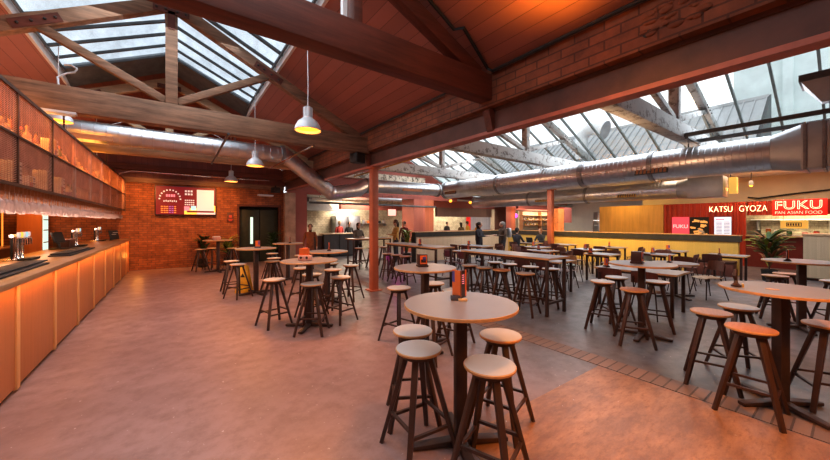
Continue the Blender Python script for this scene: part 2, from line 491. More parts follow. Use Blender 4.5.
sbox('floor', 'floor', -4.5, 28.2, YN - .2, 18.2, -.12, 0)
pt = mb().prism([(1.3, YN), (3.9, YN), (3.9, 1.77), (1.72, 1.80)], 'z', 0, .004).make('floor_panel', 'patch'); struct(pt, 'worn plywood coloured patch of floor with lamplight in its orange tone')
sbox('floor_strip', 'setts', 3.92, 4.2, YN, 14, 0, .005)

# brick end wall with the dark doorway
wb = struct(mb().prism([(-4.4, 0), (2.0, 0), (2.0, 2.28), (3.57, 2.28), (3.57, 0), (3.72, 0), (3.72, 3.0), (-4.4, 3.0)], 'y', YB, YB + .3).make('wall_back', 'brick'))
sbox('trim_1', 'timber', -4.4, 3.72, YB - .09, YB + .2, 3.0, 3.17)
sbox('trim_2', 'timber_red', -4.4, 3.72, YB - .13, YB + .2, 3.42, 3.62)
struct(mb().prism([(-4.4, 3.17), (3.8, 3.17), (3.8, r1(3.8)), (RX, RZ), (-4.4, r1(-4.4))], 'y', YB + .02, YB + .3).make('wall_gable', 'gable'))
d = struct(mb().bb(2.0, 3.57, YB + .32, YB + .4, 0, 2.3).make('door_1', 'void'))
mb().bb(2.06, 2.80, YB + .2, YB + .25, .02, 2.16).make('door_leaf', 'doorgreen', d, .006)
mb().bb(2.84, 3.52, YB + .24, YB + .29, .02, 2.16).make('door_leaf', 'doorgreen', d, .006)
mb().bb(2.46, 2.56, YB + .185, YB + .2, .75, 1.85).make('vision_panel', 'slit', d)
mb().bb(1.95, 2.03, YB - .03, YB + .2, 0, 2.36).bb(3.54, 3.62, YB - .03, YB + .2, 0, 2.36).bb(2.03, 3.54, YB - .03, YB + .2, 2.28, 2.36).make('door_frame', 'timber_red', d)
sbox('wall_left', 'brick_y', -4.5, -4.3, YN, YB, 0, 3.75)
sbox('wall_near', 'brick', -4.5, 28.2, YN - .2, YN, 0, 3.2)
struct(mb().prism([(-4.5, 3.2), (28.2, 3.2), (28.2, 3.5), (13.9, r2(13.9) + .06), (AX, AZ + .1), (3.9, 3.6), (RX, RZ + .1), (-4.5, 3.7)], 'y', YN - .2, YN).make('wall_near_gable', 'gable'))
sbox('column_plaster', 'plaster', 3.72, 4.16, YB - .22, YB + .3, 0, 2.9)

# roof of the bar bay: boarded slopes below an open ridge skylight
SK = 1.84; SY = 10.76; S0 = -1.2
def slope(name, xa, xb, ya, yb, f, mat, th=.07, off=0.):
    za, zb = f(xa) + off, f(xb) + off
    return struct(mb().prism([(xa, za), (xb, zb), (xb, zb + th), (xa, za + th)], 'y', ya, yb).make(name, mat))
slope('ceiling_right', RX + SK, 3.75, YN, YB, r1, 'ceil')
slope('ceiling_left', -4.45, RX - SK, YN, YB, r1, 'ceil')
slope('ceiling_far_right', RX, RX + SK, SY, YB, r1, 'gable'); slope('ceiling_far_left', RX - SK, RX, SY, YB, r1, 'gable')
slope('ceiling_near_right', RX, RX + SK, YN, S0, r1, 'ceil'); slope('ceiling_near_left', RX - SK, RX, YN, S0, r1, 'ceil')
def skylight():
    n = 0
    for sgn in (1, -1):
        n += 1
        f = lambda x: r1(x) + .16
        w = MB()
        xe = RX + sgn * SK
        w.hexa([(RX, S0, f(RX)), (xe, S0, f(xe)), (xe, SY - .75, f(xe)), (RX, SY - .75, f(RX)), (RX, S0, f(RX) + .02), (xe, S0, f(xe) + .02), (xe, SY - .75, f(xe) + .02), (RX, SY - .75, f(RX) + .02)])
        o = struct(w.make('window_%d' % n, 'skypane', smooth=0), 'weathered glass slope of the ridge skylight')
        b = MB().use('grey_metal'); y = S0
        while y < SY - .7:
            b.beam((RX, y, f(RX) - .02), (xe, y, f(xe) - .02), .035, .05)
            b.beam((RX, y + .09, f(RX)), (xe, y + .09, f(xe)), .015, .03); y += .56
        b.make('glazing_bar', None, o)
        c = MB().use('white'); c.beam((xe, S0, r1(xe) + .1), (xe, SY, r1(xe) + .1), .05, .22)
        c.use('grey_metal').beam((xe - sgn * .07, S0, r1(xe) + .12), (xe - sgn * .07, SY, r1(xe) + .12), .03, .05)
        c.make('kerb', None, o)
        e = MB(); e.hexa([(RX, SY - .75, r1(RX) + .16), (xe, SY - .75, r1(xe) + .16), (xe, SY, r1(xe)), (RX, SY, r1(RX)), (RX, SY - .75, r1(RX) + .22), (xe, SY - .75, r1(xe) + .22), (xe, SY, r1(xe) + .06), (RX, SY, r1(RX) + .06)])
        e.make('end_flashing', plain_grey, o)
    struct(mb().beam((RX, YN, RZ - .02), (RX, YB, RZ - .02), .06, .2).make('trim_ridge', 'timber_red'))
plain_grey = plain('grey_lead_flashing', (.11, .12, .125), .6, .1)
skylight()

# valley girders and their posts
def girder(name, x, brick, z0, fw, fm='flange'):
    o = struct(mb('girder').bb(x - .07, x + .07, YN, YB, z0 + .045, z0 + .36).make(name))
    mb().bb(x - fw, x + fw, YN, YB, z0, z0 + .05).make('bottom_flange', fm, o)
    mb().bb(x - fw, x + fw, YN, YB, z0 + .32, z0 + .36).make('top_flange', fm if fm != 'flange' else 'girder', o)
    if brick: struct(mb().bb(x - .2, x + .2, YN, YB, z0 + .361, 3.84).make('wall_valley', 'brick_y'))
    return o
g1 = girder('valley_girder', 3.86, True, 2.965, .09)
for y in (-.54, 3.24, 7.02, 10.8):
    mb().prism([(3.68, 3.30), (3.80, 3.30), (3.80, 3.0), (3.75, 3.0), (3.66, 3.27)], 'y', y - .06, y + .06).make('stiffener', 'timber_red', g1)
g2 = girder('far_valley_girder', 13.86, False, 3.14, .12, 'white')
struct(mb('white').bb(13.72, 14.0, YN, YB + .8, 3.5, 3.7).make('trim_gutter'))
def post(name, x, y, w, h):
    o = struct(mb('post').bb(x - w / 2, x + w / 2, y - w / 2, y + w / 2, 0, h).make(name, None, None, .012))
    mb('post').bb(x - w * .9, x + w * .9, y - w * .9, y + w * .9, 0, .025).make('base_plate', None, o)
    mb('post').bb(x - w * .8, x + w * .8, y - w * .8, y + w * .8, h - .03, h).make('cap_plate', None, o)
post('column_bar', 3.86, 6.95, .17, 2.965)
post('column_seating', 13.72, 8.3, .22, 3.14)

def bolts(b, p, n=2, d=(.12, 0, 0)):
    for k in range(n): b.ball(Vector(p) + Vector(d) * k, .022, 8)

def truss(name, label, y, xl, xr, xa, za, tz, th, mat, mats=None, queen=None, plates=True, lraft=None):
    """timber king-post truss standing in the plane y"""
    o = bpy.data.objects.new(name, None); COL.objects.link(o); o.location = (xa, y, tz); o['kind'] = 'structure'; o['label'] = label
    L = lambda x, z: (x - xa, 0, z - tz)
    mats = mats or {}
    g = lambda k: mats.get(k, mat)
    mb().beam(L(xl, tz), L(xr, tz), .24, th).make('tie_beam', g('tie'), o, .012)
    top = tz + th / 2
    mb().beam(L(xa, top), L(xa, za + .05), .17, .19, (0, 1, 0)).make('king_post', g('king'), o, .01)
    for s, xe in ((-1, xl), (1, xr)):
        xe2 = xe - s * .25 if s > 0 or lraft is None else lraft
        mb().beam(L(xe2, top - .02), L(xa + s * .05, za - .04), .15, .2).make('rafter', g('rafter'), o, .01)
        xm = xa + s * (1.55 if xr < 5 else 2.35); zm = za - (za - top) * abs(xm - xa) / abs(xe2 - xa) - .08
        mb().beam(L(xa + s * .08, top + .06), L(xm, zm), .11, .12).make('strut', g('strut'), o, .008)
        if queen and s in queen:
            xq = xa + s * 1.71
            mb().beam(L(xq, top - .25), L(xq, za - (za - top) * abs(xq - xa) / abs(xe2 - xa) - .05), .1, .16, (0, 1, 0)).make('hanger_post', g('queen'), o, .006)
            mb().beam(L(xq - .13, top), L(xq - .13, za - (za - top) * abs(xq - xa) / abs(xe2 - xa) - .05), .05, .06, (0, 1, 0)).make('hanger_rod', 'white', o)
    if plates:
        for s in (-1, 1):
            xe2 = lraft if (s < 0 and lraft is not None) else (xl if s < 0 else xr) - s * .25
            xm = xa + s * (1.55 if xr < 5 else 2.35); zm = za - (za - top) * abs(xm - xa) / abs(xe2 - xa)
            slp = (za - top) / abs(xe2 - xa)
            dr = Vector((-s, 0, slp)).normalized()
            p = Vector(L(xm, zm - .04)) - Vector((0, .085, 0))
            b = MB().use('timber_red' if mat != 'white_timber' else 'white').beam(p - dr * .28, p + dr * .28, .012, .13)
            b.use('bolt'); [b.ball(p + dr * q - Vector((0, .012, 0)), .02, 8) for q in (-.2, -.05, .1, .22)]
            b.make('strap_plate', None, o)
        b = MB().use('timber_red' if mat != 'white_timber' else 'white').box(Vector(L(xa, za - .18)) - Vector((0, .105, 0)), (.5, .012, .12)).box(Vector(L(xa, za - .34)) - Vector((0, .105, 0)), (.1, .012, .3))
        b.use('bolt'); [b.ball(Vector(L(xa + q, za - .18)) - Vector((0, .115, 0)), .02, 8) for q in (-.2, -.08, .08, .2)]
        b.make('joint_plate', None, o)
    return o
truss('roof_truss', 'dark red stained timber truss nearest over the bar room', 3.24, -4.3, 3.72, RX, 5.36, 3.59, .36, 'timber_red', None, (1,))
truss('roof_truss', 'brown weathered timber truss with iron plates, meeting the red post', 7.02, -4.3, 3.72, RX + .08, 5.42, 3.47, .38, 'timber', None, None, True, -3.25)
truss('roof_truss', 'pale stripped timber truss behind the round duct', 10.8, -4.3, 3.72, RX, 5.36, 3.5, .34, 'timber_pale')
truss('roof_truss', 'dark timber truss above the camera', -.54, -4.3, 3.72, RX, 5.36, 3.53, .37, 'timber_red')
for y, n in ((2.41, 'nearest'), (6.2, 'second'), (10.2, 'farthest')):
    truss('white_roof_truss', n + ' white painted truss over the dining hall', y, 4.0, 13.75, AX, 5.42, 3.68, .34, 'white_timber')
struct(mb().bb(4.1, 11.2, YB - .28, YB - .03, 3.78, 4.08).make('trim_peeling', 'peel_cream'))

# roof of the dining hall: boarded left slope, fully glazed right slope
slope('ceiling_hall_left', 3.95, AX, YN, YB, r2, 'ceil_pink')
def hall_glazing():
    f = lambda x: r2(x) + .05
    x0, x1 = AX, 13.78
    w = MB(); w.hexa([(x0, YN, f(x0)), (x1, YN, f(x1)), (x1, YB, f(x1)), (x0, YB, f(x0)), (x0, YN, f(x0) + .02), (x1, YN, f(x1) + .02), (x1, YB, f(x1) + .02), (x0, YB, f(x0) + .02)])
    o = struct(w.make('window_3', 'pane', smooth=0), 'clear glazed roof slope over the dining hall')
    b = MB().use(glaz); y = -4.8
    while y < YB:
        b.beam((x0, y, f(x0) - .04), (x1, y, f(x1) - .04), .045, .07); y += .66
    b.make('glazing_bar', None, o)
    mb().beam((x1 - .12, YN, f(x1) - .04), (x1 - .12, YB, f(x1) - .04), .3, .06).make('kerb', 'white', o)
    mb().beam((x0, YN, f(x0) - .1), (x0, YB, f(x0) - .1), .08, .2).make('ridge_beam', 'white', o)
glaz = plain('grey_green_glazing_bar', (.22, .26, .26), .5, .2)
hall_glazing()

# end of the dining hall: red bulkhead and gable over open kitchens
struct(mb().prism([(3.9, 2.9), (13.9, 2.9), (13.9, 3.36), (AX, AZ + .08), (3.9, 3.4)], 'y', YB, YB + .22).make('wall_bulkhead', 'pinkwall'))
sbox('wall_bulkhead_pier', 'pinkwall', 4.16, 4.72, YB, YB + .25, 0, 2.9)
for n, (xa, xb) in enumerate(((10.45, 11.2), (11.27, 12.0))):
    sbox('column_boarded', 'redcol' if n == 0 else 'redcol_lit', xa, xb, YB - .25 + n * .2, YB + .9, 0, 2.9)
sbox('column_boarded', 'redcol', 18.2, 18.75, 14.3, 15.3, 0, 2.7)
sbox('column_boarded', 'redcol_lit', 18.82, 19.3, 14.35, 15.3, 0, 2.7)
# kitchen behind the bulkhead
sbox('wall_kitchen', 'creamtile', 4.2, 12.2, 18.0, 18.2, 0, 3.0)
sbox('wall_kitchen_left', 'creamtile_y', 4.2, 4.3, YB + .25, 18.0, 0, 3.0)
sbox('ceiling_kitchen', 'white', 4.2, 28.2, YB + .22, 18.2, 2.98, 3.06)
sbox('trim_kitchen_soffit', 'pinkwall', 7.2, 11.2, 16.6, 16.9, 2.35, 2.62)
# pizza-style stall beyond the booth wall
M['taupe'] = boards('taupe_fascia', 'X', .3, (.23, .13, .095), .6, .6, .1)
sbox('wall_stall_fascia', 'taupe', 12.9, 17.9, 15.3, 15.5, 1.98, 2.55)
sbox('wall_stall_upper', 'pinkwall', 12.7, 28.2, 15.35, 15.5, 2.55, 3.35)
sbox('wall_stall_counter', 'pinkwall', 12.9, 17.9, 15.2, 15.5, 0, 1.12)
sbox('wall_stall_mullion', 'signred', 15.55, 15.75, 15.25, 15.45, 1.12, 1.98)
sbox('trim_shutter', 'shutter', 15.8, 17.8, 15.32, 15.4, 1.12, 1.98)
sbox('wall_stall_back', 'creamtile', 12.2, 19.2, 18.0, 18.2, 0, 3.0)
# far bar corner and white service wall on the right
sbox('wall_far', 'cream', 19.2, 28.2, 18.0, 18.2, 0, 3.0)
sbox('column_orange', 'orangewall', 20.6, 21.3, 11.9, 12.3, 0, 2.55)
sbox('wall_red_stub', 'pinkwall', 21.35, 22.3, 11.9, 12.3, 1.6, 2.65)
sbox('wall_right', 'white', 28.0, 28.2, YN, 18.2, 0, 3.5)
sbox('ceiling_side', 'white', 13.95, 28.2, YN, 15.5, 3.4, 3.5)
sbox('trim_red_beam', 'pinkwall', 18.6, 24, 13.6, 13.8, 2.55, 2.75)
# vendor front on the right
sbox('wall_vendor_back', 'creamtile_y', 19.3, 19.5, -5, 4.8, 0, 2.9)
sbox('wall_bulkhead_right', 'cream', 18.2, 18.4, -5, 6.2, 2.46, 3.4)
sbox('wall_plywood', 'plywood', 17.2, 19.0, 5.08, 7.75, 0, 2.41)
# ------------------------------------------------------------------ stools
def stool(kind='seatwood'):
    t = thing('bar_stool', 'x', 'stool')
    b = MB().use(kind); b.lathe([(.155, .727), (.163, .735), (.150, .737)], 28)
    b.use('plyedge').lathe([(.150, .713), (.166, .716), (.168, .729), (.163, .735)], 28)
    b.make('seat', None, t)
    mb().lathe([(.12, .675), (.12, .713)], 12).make('seat_plate', 'legwood', t)
    top = [Vector((.085 * math.cos(a), .085 * math.sin(a), .685)) for a in (PI / 4, 3 * PI / 4, 5 * PI / 4, 7 * PI / 4)]
    bot = [Vector((.285 * math.cos(a), .285 * math.sin(a), .0)) for a in (PI / 4, 3 * PI / 4, 5 * PI / 4, 7 * PI / 4)]
    for a, c in zip(top, bot):
        b = MB(); d = (c - a)
        b.beam(a, c, .046, .034, (a.x, a.y, 0), .034, .026); b.make('leg', 'legwood', t, .003)
    for k in range(4):
        z = .205 if k % 2 == 0 else .245
        p = top[k].lerp(bot[k], (.685 - z) / .685); q = top[(k + 1) % 4].lerp(bot[(k + 1) % 4], (.685 - z) / .685)
        mb().beam(p, q, .02, .02).make('rung', 'legwood', t)
    return t
STOOL = {k: None for k in ('seatwood', 'seatgrey', 'seatrust')}
STOOLMESH = {}
def place_stool(x, y, rz, label, group, kind='seatwood'):
    base = STOOL['seatwood']
    if base is None:
        o = STOOL['seatwood'] = stool(); o.location = (x, y, 0); o.rotation_euler = (0, 0, rz); o['label'] = label; o['group'] = group
        STOOLMESH['seatwood'] = [c for c in o.children if c.name.startswith('seat') and not c.name.startswith('seat_')][0].data
    else:
        o = dup(base, (x, y, 0), rz, label, group)
    if kind != 'seatwood':
        for c in o.children:
            if c.name.split('.')[0] == 'seat':
                if kind not in STOOLMESH:
                    me = STOOLMESH['seatwood'].copy(); me.materials[0] = M[kind]; STOOLMESH[kind] = me
                c.data = STOOLMESH[kind]
    return o
V = -.632   # view heading, used to turn the stools' corners
ST = [
 # x, y, turn, seat, label, group
 (1.425, 1.90, -.24, 'seatgrey', 'front left stool at the nearest round table, grey round seat', 'A'),
 (1.60, 2.23, .45, 'seatgrey', 'stool half hidden behind the front left stool of the nearest round table', 'A'),
 (1.63, 1.41, .20, 'seatwood', 'closest stool of all, wooden seat half lit amber, before the nearest round table pole', 'A'),
 (2.13, 1.73, .15, 'seatgrey', 'stool on the right of the nearest round table with a pale seat', 'A'),
 (2.52, 3.82, .1, 'seatwood', 'lone wooden stool on the left of the second round table, nearest to the red post', 'B'),
 (2.50, 3.10, .5, 'seatwood', 'stool under the front edge of the second round table, behind the nearest table', 'B'),
 (3.12, 3.79, .3, 'seatgrey', 'pale topped stool behind the second round table', 'B'),
 (3.02, 3.22, .7, 'seatgrey', 'pale topped stool just behind the menu stand of the nearest table', 'B'),
 (1.27, 5.55, .1, 'seatwood', 'front left stool at the round table with the pink caddy', 'C'),
 (1.66, 4.83, .3, 'seatwood', 'front middle stool at the round table with the pink caddy', 'C'),
 (2.22, 5.14, .2, 'seatwood', 'front right stool at the round table with the pink caddy', 'C'),
 (1.93, 5.70, .6, 'seatgrey', 'stool behind the pole of the round table with the pink caddy', 'C'),
 (2.04, 6.62, .5, 'seatwood', 'left stool at the round table just left of the red post', 'D'),
 (2.46, 6.05, .2, 'seatwood', 'front stool at the round table just left of the red post', 'D'),
 (3.01, 6.42, .4, 'seatwood', 'right stool, next to the red post at its round table', 'D'),
 (2.80, 6.98, .9, 'seatwood', 'far stool at the round table just left of the red post', 'D'),
 (1.10, 8.72, .2, 'seatwood', 'far left stool beside the yellow floor sign', 'E'),
 (1.10, 8.03, .4, 'seatwood', 'front left stool in front of the yellow floor sign', 'E'),
 (2.02, 8.85, .7, 'seatwood', 'far right stool at the round table with the yellow floor sign', 'E'),
 (1.82, 8.15, .1, 'seatwood', 'front right stool at the round table with the yellow floor sign', 'E'),
 (2.28, 10.2, .3, 'seatwood', 'left stool at the round table in front of the dark doorway', 'F'),
 (2.78, 9.15, .6, 'seatwood', 'near stool at the round table in front of the dark doorway', 'F'),
 (.67, 13.15, .1, 'seatwood', 'left stool at the round table against the brick wall', 'G'),
 (1.02, 13.50, .5, 'seatwood', 'stool behind the round table against the brick wall', 'G'),
 (1.58, 13.05, .3, 'seatwood', 'right stool at the round table against the brick wall', 'G'),
 (5.34, 2.36, .1, 'seatgrey', 'left stool at the round table with the dark menu cube', 'H'),
 (5.04, 1.82, .4, 'seatrust', 'rust seated stool in front of the round table with the dark menu cube', 'H'),
 (5.93, 2.40, .7, 'seatgrey', 'far stool behind the pole of the round table with the dark menu cube', 'H'),
 (6.00, 1.86, .2, 'seatgrey', 'right stool at the round table with the dark menu cube', 'H'),
 (4.42, .90, .1, 'seatrust', 'left stool at the big round table in the right corner', 'I'),
 (4.93, .78, .5, 'seatwood', 'pale stool behind, between left and front stools of the right corner table', 'I'),
 (4.02, .56, .25, 'seatrust', 'front stool of the right corner table, standing over the brick strip', 'I'),
 (4.72, .16, .35, 'seatrust', 'stool cut by the right edge, at the right corner table', 'I'),
 (8.30, .86, .1, 'seatrust', 'rust stool behind the round table near the serving counter', 'J'),
 (8.80, .78, .6, 'seatrust', 'farther rust stool, towards the big plant, by the serving counter table', 'J'),
 (8.26, .22, .3, 'seatgrey', 'pale stool on the right of the round table near the serving counter', 'J'),
]
for k, (yy, lab) in enumerate(((3.55, 'nearest'), (4.08, 'second nearest'), (4.50, 'third'), (4.92, 'farthest'))):
    ST.append((5.06, yy, .1 + .37 * k, ('seatwood', 'seatrust', 'seatwood', 'seatwood')[k], lab + ' stool along the near side of the long high table in mid hall', 'K'))
for k, (yy, lab) in enumerate(((3.62, 'nearest'), (4.02, 'second nearest'), (4.56, 'third'), (4.95, 'farthest'))):
    ST.append((5.90, yy, .3 + .41 * k, 'seatgrey', lab + ' pale stool along the far side of the long high table in mid hall', 'K'))
for k, (yy, lab) in enumerate(((7.25, 'nearest'), (7.70, 'middle'), (8.15, 'farthest'))):
    ST.append((5.0, yy, .2 + .3 * k, 'seatwood', lab + ' stool at the long high table behind the second round table', 'L'))
for k, xx in enumerate((5.25, 5.75, 6.25)):
    ST.append((xx, 10.5, .2 + .3 * k, 'seatwood', ('left', 'middle', 'right')[k] + ' stool at the far high table before the open kitchen', 'N'))
GR = {'A': 'stools at the nearest round table', 'B': 'stools at the second round table', 'C': 'stools at the table with the pink caddy', 'D': 'stools by the red post',
      'E': 'stools by the yellow floor sign', 'F': 'stools before the doorway', 'G': 'stools by the brick wall', 'H': 'stools at the menu cube table', 'I': 'stools at the right corner table',
      'J': 'stools near the serving counter', 'K': 'stools at the long table in mid hall', 'L': 'stools at the long table behind', 'N': 'stools at the far high table'}
for x, y, t, kd, lab, g in ST: place_stool(x, y, V + PI / 4 + t, lab, GR[g], kd)

# ------------------------------------------------------------------ round tables
def round_table(h=1.05, r=.415, pole=.085, legs=.36):
    t = thing('round_table', 'x', 'table')
    b = MB().use('laminate'); b.lathe([(r - .012, h - .004), (r - .003, h), (.01, h + .0005)], 48)
    b.use('plyedge').lathe([(.05, h - .024), (r - .006, h - .024), (r, h - .021), (r, h - .003), (r - .003, h)], 48)
    b.make('tabletop', None, t)
    mb().box((0, 0, h - .031), (.34, .34, .014)).make('top_plate', 'tablesteel', t)
    mb().bb(-pole / 2, pole / 2, -pole / 2, pole / 2, .05, h - .04).make('pole', 'tablesteel', t, .008)
    for k in range(4):
        a = k * PI / 2
        d = Vector((math.cos(a), math.sin(a), 0))
        mb().beam(d * .0 + Vector((0, 0, .04)), d * legs + Vector((0, 0, .022)), .075, .045, (0, 0, 1), .065, .03).make('foot', 'tablesteel', t, .005)
    return t
RT = [(1.70, 1.75, .415, 'nearest round high table with a menu stand and grey top', -.122),
      (2.68, 3.43, .415, 'second round high table with a grey top and an orange menu cube', .2),
      (1.70, 5.14, .43, 'round high table carrying the pink wooden caddy', .9),
      (2.53, 6.51, .41, 'round high table left of the red steel post', .5),
      (1.49, 8.24, .43, 'round high table beside the yellow floor sign', .3),
      (2.58, 9.66, .41, 'round high table in front of the dark doorway', .8),
      (1.13, 12.65, .44, 'round high table near the brick wall', .1),
      (5.45, 1.87, .415, 'round high table in the hall with a dark menu cube', .15),
      (4.38, .42, .415, 'round high table with a twisted condiment holder, standing over the brick strip', .95),
      (7.76, .53, .43, 'round high table in front of the pale serving cabinet', .4)]
base = round_table()
big = None
for k, (x, y, r, lab, a) in enumerate(RT):
    o = base if k == 0 else dup(base, (0, 0, 0))
    o.location = (x, y, 0); o.rotation_euler = (0, 0, a); o['label'] = lab; o['group'] = 'round high tables'
    s = r / .415
    if abs(s - 1) > .01: o.scale = (s, s, 1)
lo = round_table(.75, .42, .08, .42)
lo.name = 'round_low_table'; lo.location = (8.9, 2.42, 0); lo.rotation_euler = (0, 0, .93); lo['label'] = 'low round dining table with an orange candle holder and cross foot'

# ------------------------------------------------------------------ rectangular tables
def rect_table(name, w, l, h, label, x, y, rz=0, rail=False, leg=.05):
    t = thing(name, label, 'table', (x, y, 0), rz)
    b = MB().use('laminate').bb(-w / 2 + .004, w / 2 - .004, -l / 2 + .004, l / 2 - .004, h - .003, h)
    b.use('plyedge').bb(-w / 2, w / 2, -l / 2, l / 2, h - .032, h - .003)
    b.make('tabletop', None, t)
    for sx in (-1, 1):
        for sy in (-1, 1):
            px, py = sx * (w / 2 - .06), sy * (l / 2 - .08)
            mb().bb(px - leg / 2, px + leg / 2, py - leg / 2, py + leg / 2, 0, h - .032).make('leg', 'tablesteel', t, .004)
    for sx in (-1, 1): mb().bb(sx * (w / 2 - .06) - .018, sx * (w / 2 - .06) + .018, -l / 2 + .1, l / 2 - .1, h - .075, h - .034).make('apron', 'tablesteel', t)
    if rail:
        for sy in (-1, 1): mb().bb(-w / 2 + .085, w / 2 - .085, sy * (l / 2 - .08) - .018, sy * (l / 2 - .08) + .018, .2, .24).make('foot_rail', 'tablesteel', t)
        mb().bb(-.02, .02, -l / 2 + .1, l / 2 - .1, .2, .24).make('foot_rail', 'tablesteel', t)
    return t
rect_table('long_high_table', .68, 2.15, 1.02, 'long high table in mid hall with grey top and stools on both sides', 5.5, 4.22, 0, True)
rect_table('long_high_table', .62, 2.4, 1.02, 'long high table behind the second round table, lit magenta below', 5.42, 7.3, 0, True)
rect_table('long_high_table', .6, 1.7, 1.05, 'far high table in front of the open kitchen', 5.9, 10.95, PI / 2, True)
LT = [(7.18, 2.5, .72, 1.35, 'low rectangular table just behind the round table with the dark menu cube'),
      (7.22, 4.75, .72, 1.6, 'low rectangular table alongside the long high table'),
      (9.75, 4.32, .72, .72, 'low square table right of the chair seen from the side'),
      (11.0, 3.45, .72, .8, 'low table behind the round dining table towards the booth wall'),
      (12.6, 3.55, .72, .8, 'low table against the booth wall, second from its right end'),
      (12.2, 2.15, .72, .8, 'low table at the right end of the booth wall by the bench'),
      (9.4, 6.0, .72, .8, 'low table in front of the round pillar, nearer one'),
      (10.6, 7.0, .72, .8, 'low table left of the round pillar, farther one'),
      (11.0, 5.35, .72, .8, 'low table right of the round pillar under the yellow lit booth wall'),
      (12.7, 5.3, .72, .8, 'low table against the yellow lit booth wall'),
      (12.7, 7.1, .72, .8, 'low table close behind the round pillar'),
      (7.4, 7.0, .72, 1.3, 'low table beyond the end of the long high table'),
      (9.3, 8.75, .72, 1.3, 'low table beside the two standing guests'),
      (12.55, 8.6, .72, .9, 'low table of the seated guest with the laptop')]
for x, y, w_, l_, lab in LT:
    rect_table('dining_table', w_, l_, .75, lab, x, y)['group'] = 'low dining tables'

# ------------------------------------------------------------------ dining chairs
def chair():
    t = thing('dining_chair', 'x', 'chair')     # faces +x
    g = [[(-.20 + .40 * i / 6, (-.205 + .41 * j / 6) * (1 - .12 * abs(i - 3) / 3), .452 - .012 * math.cos(PI * (j - 3) / 6) + (.012 if i == 0 else 0) - (.014 if i == 6 else 0)) for j in range(7)] for i in range(7)]
    mb().sheet(g, .012).make('seat', 'chairwood', t)
    g = [[(-.215 - .035 * i / 4 + .055 * (abs(j - 4) / 4) ** 2, (-.205 + .41 * j / 8) * (1 - .05 * i / 4), .60 + .21 * i / 4 - (.018 * (abs(j - 4) / 4) ** 3 if i == 4 else 0)) for j in range(9)] for i in range(5)]
    mb().sheet(g, .012).make('backrest', 'chairwood', t)
    for s in (-1, 1):
        mb().tube([(.15, s * .15, .445), (.22, s * .215, .0)], .011, 8, True, [.012, .010]).make('leg', 'tablesteel', t)
        mb().tube([(-.14, s * .15, .445), (-.25, s * .215, .0)], .011, 8, True, [.012, .010]).make('leg', 'tablesteel', t)
        mb().tube([(-.12, s * .14, .44), (-.19, s * .15, .50), (-.222, s * .15, .60), (-.24, s * .148, .72)], .010, 8).make('back_support', 'tablesteel', t)
    mb().tube([(.15, -.15, .437), (.15, .15, .437)], .009, 8).tube([(-.14, -.15, .437), (-.14, .15, .437)], .009, 8).make('under_frame', 'tablesteel', t)
    return t
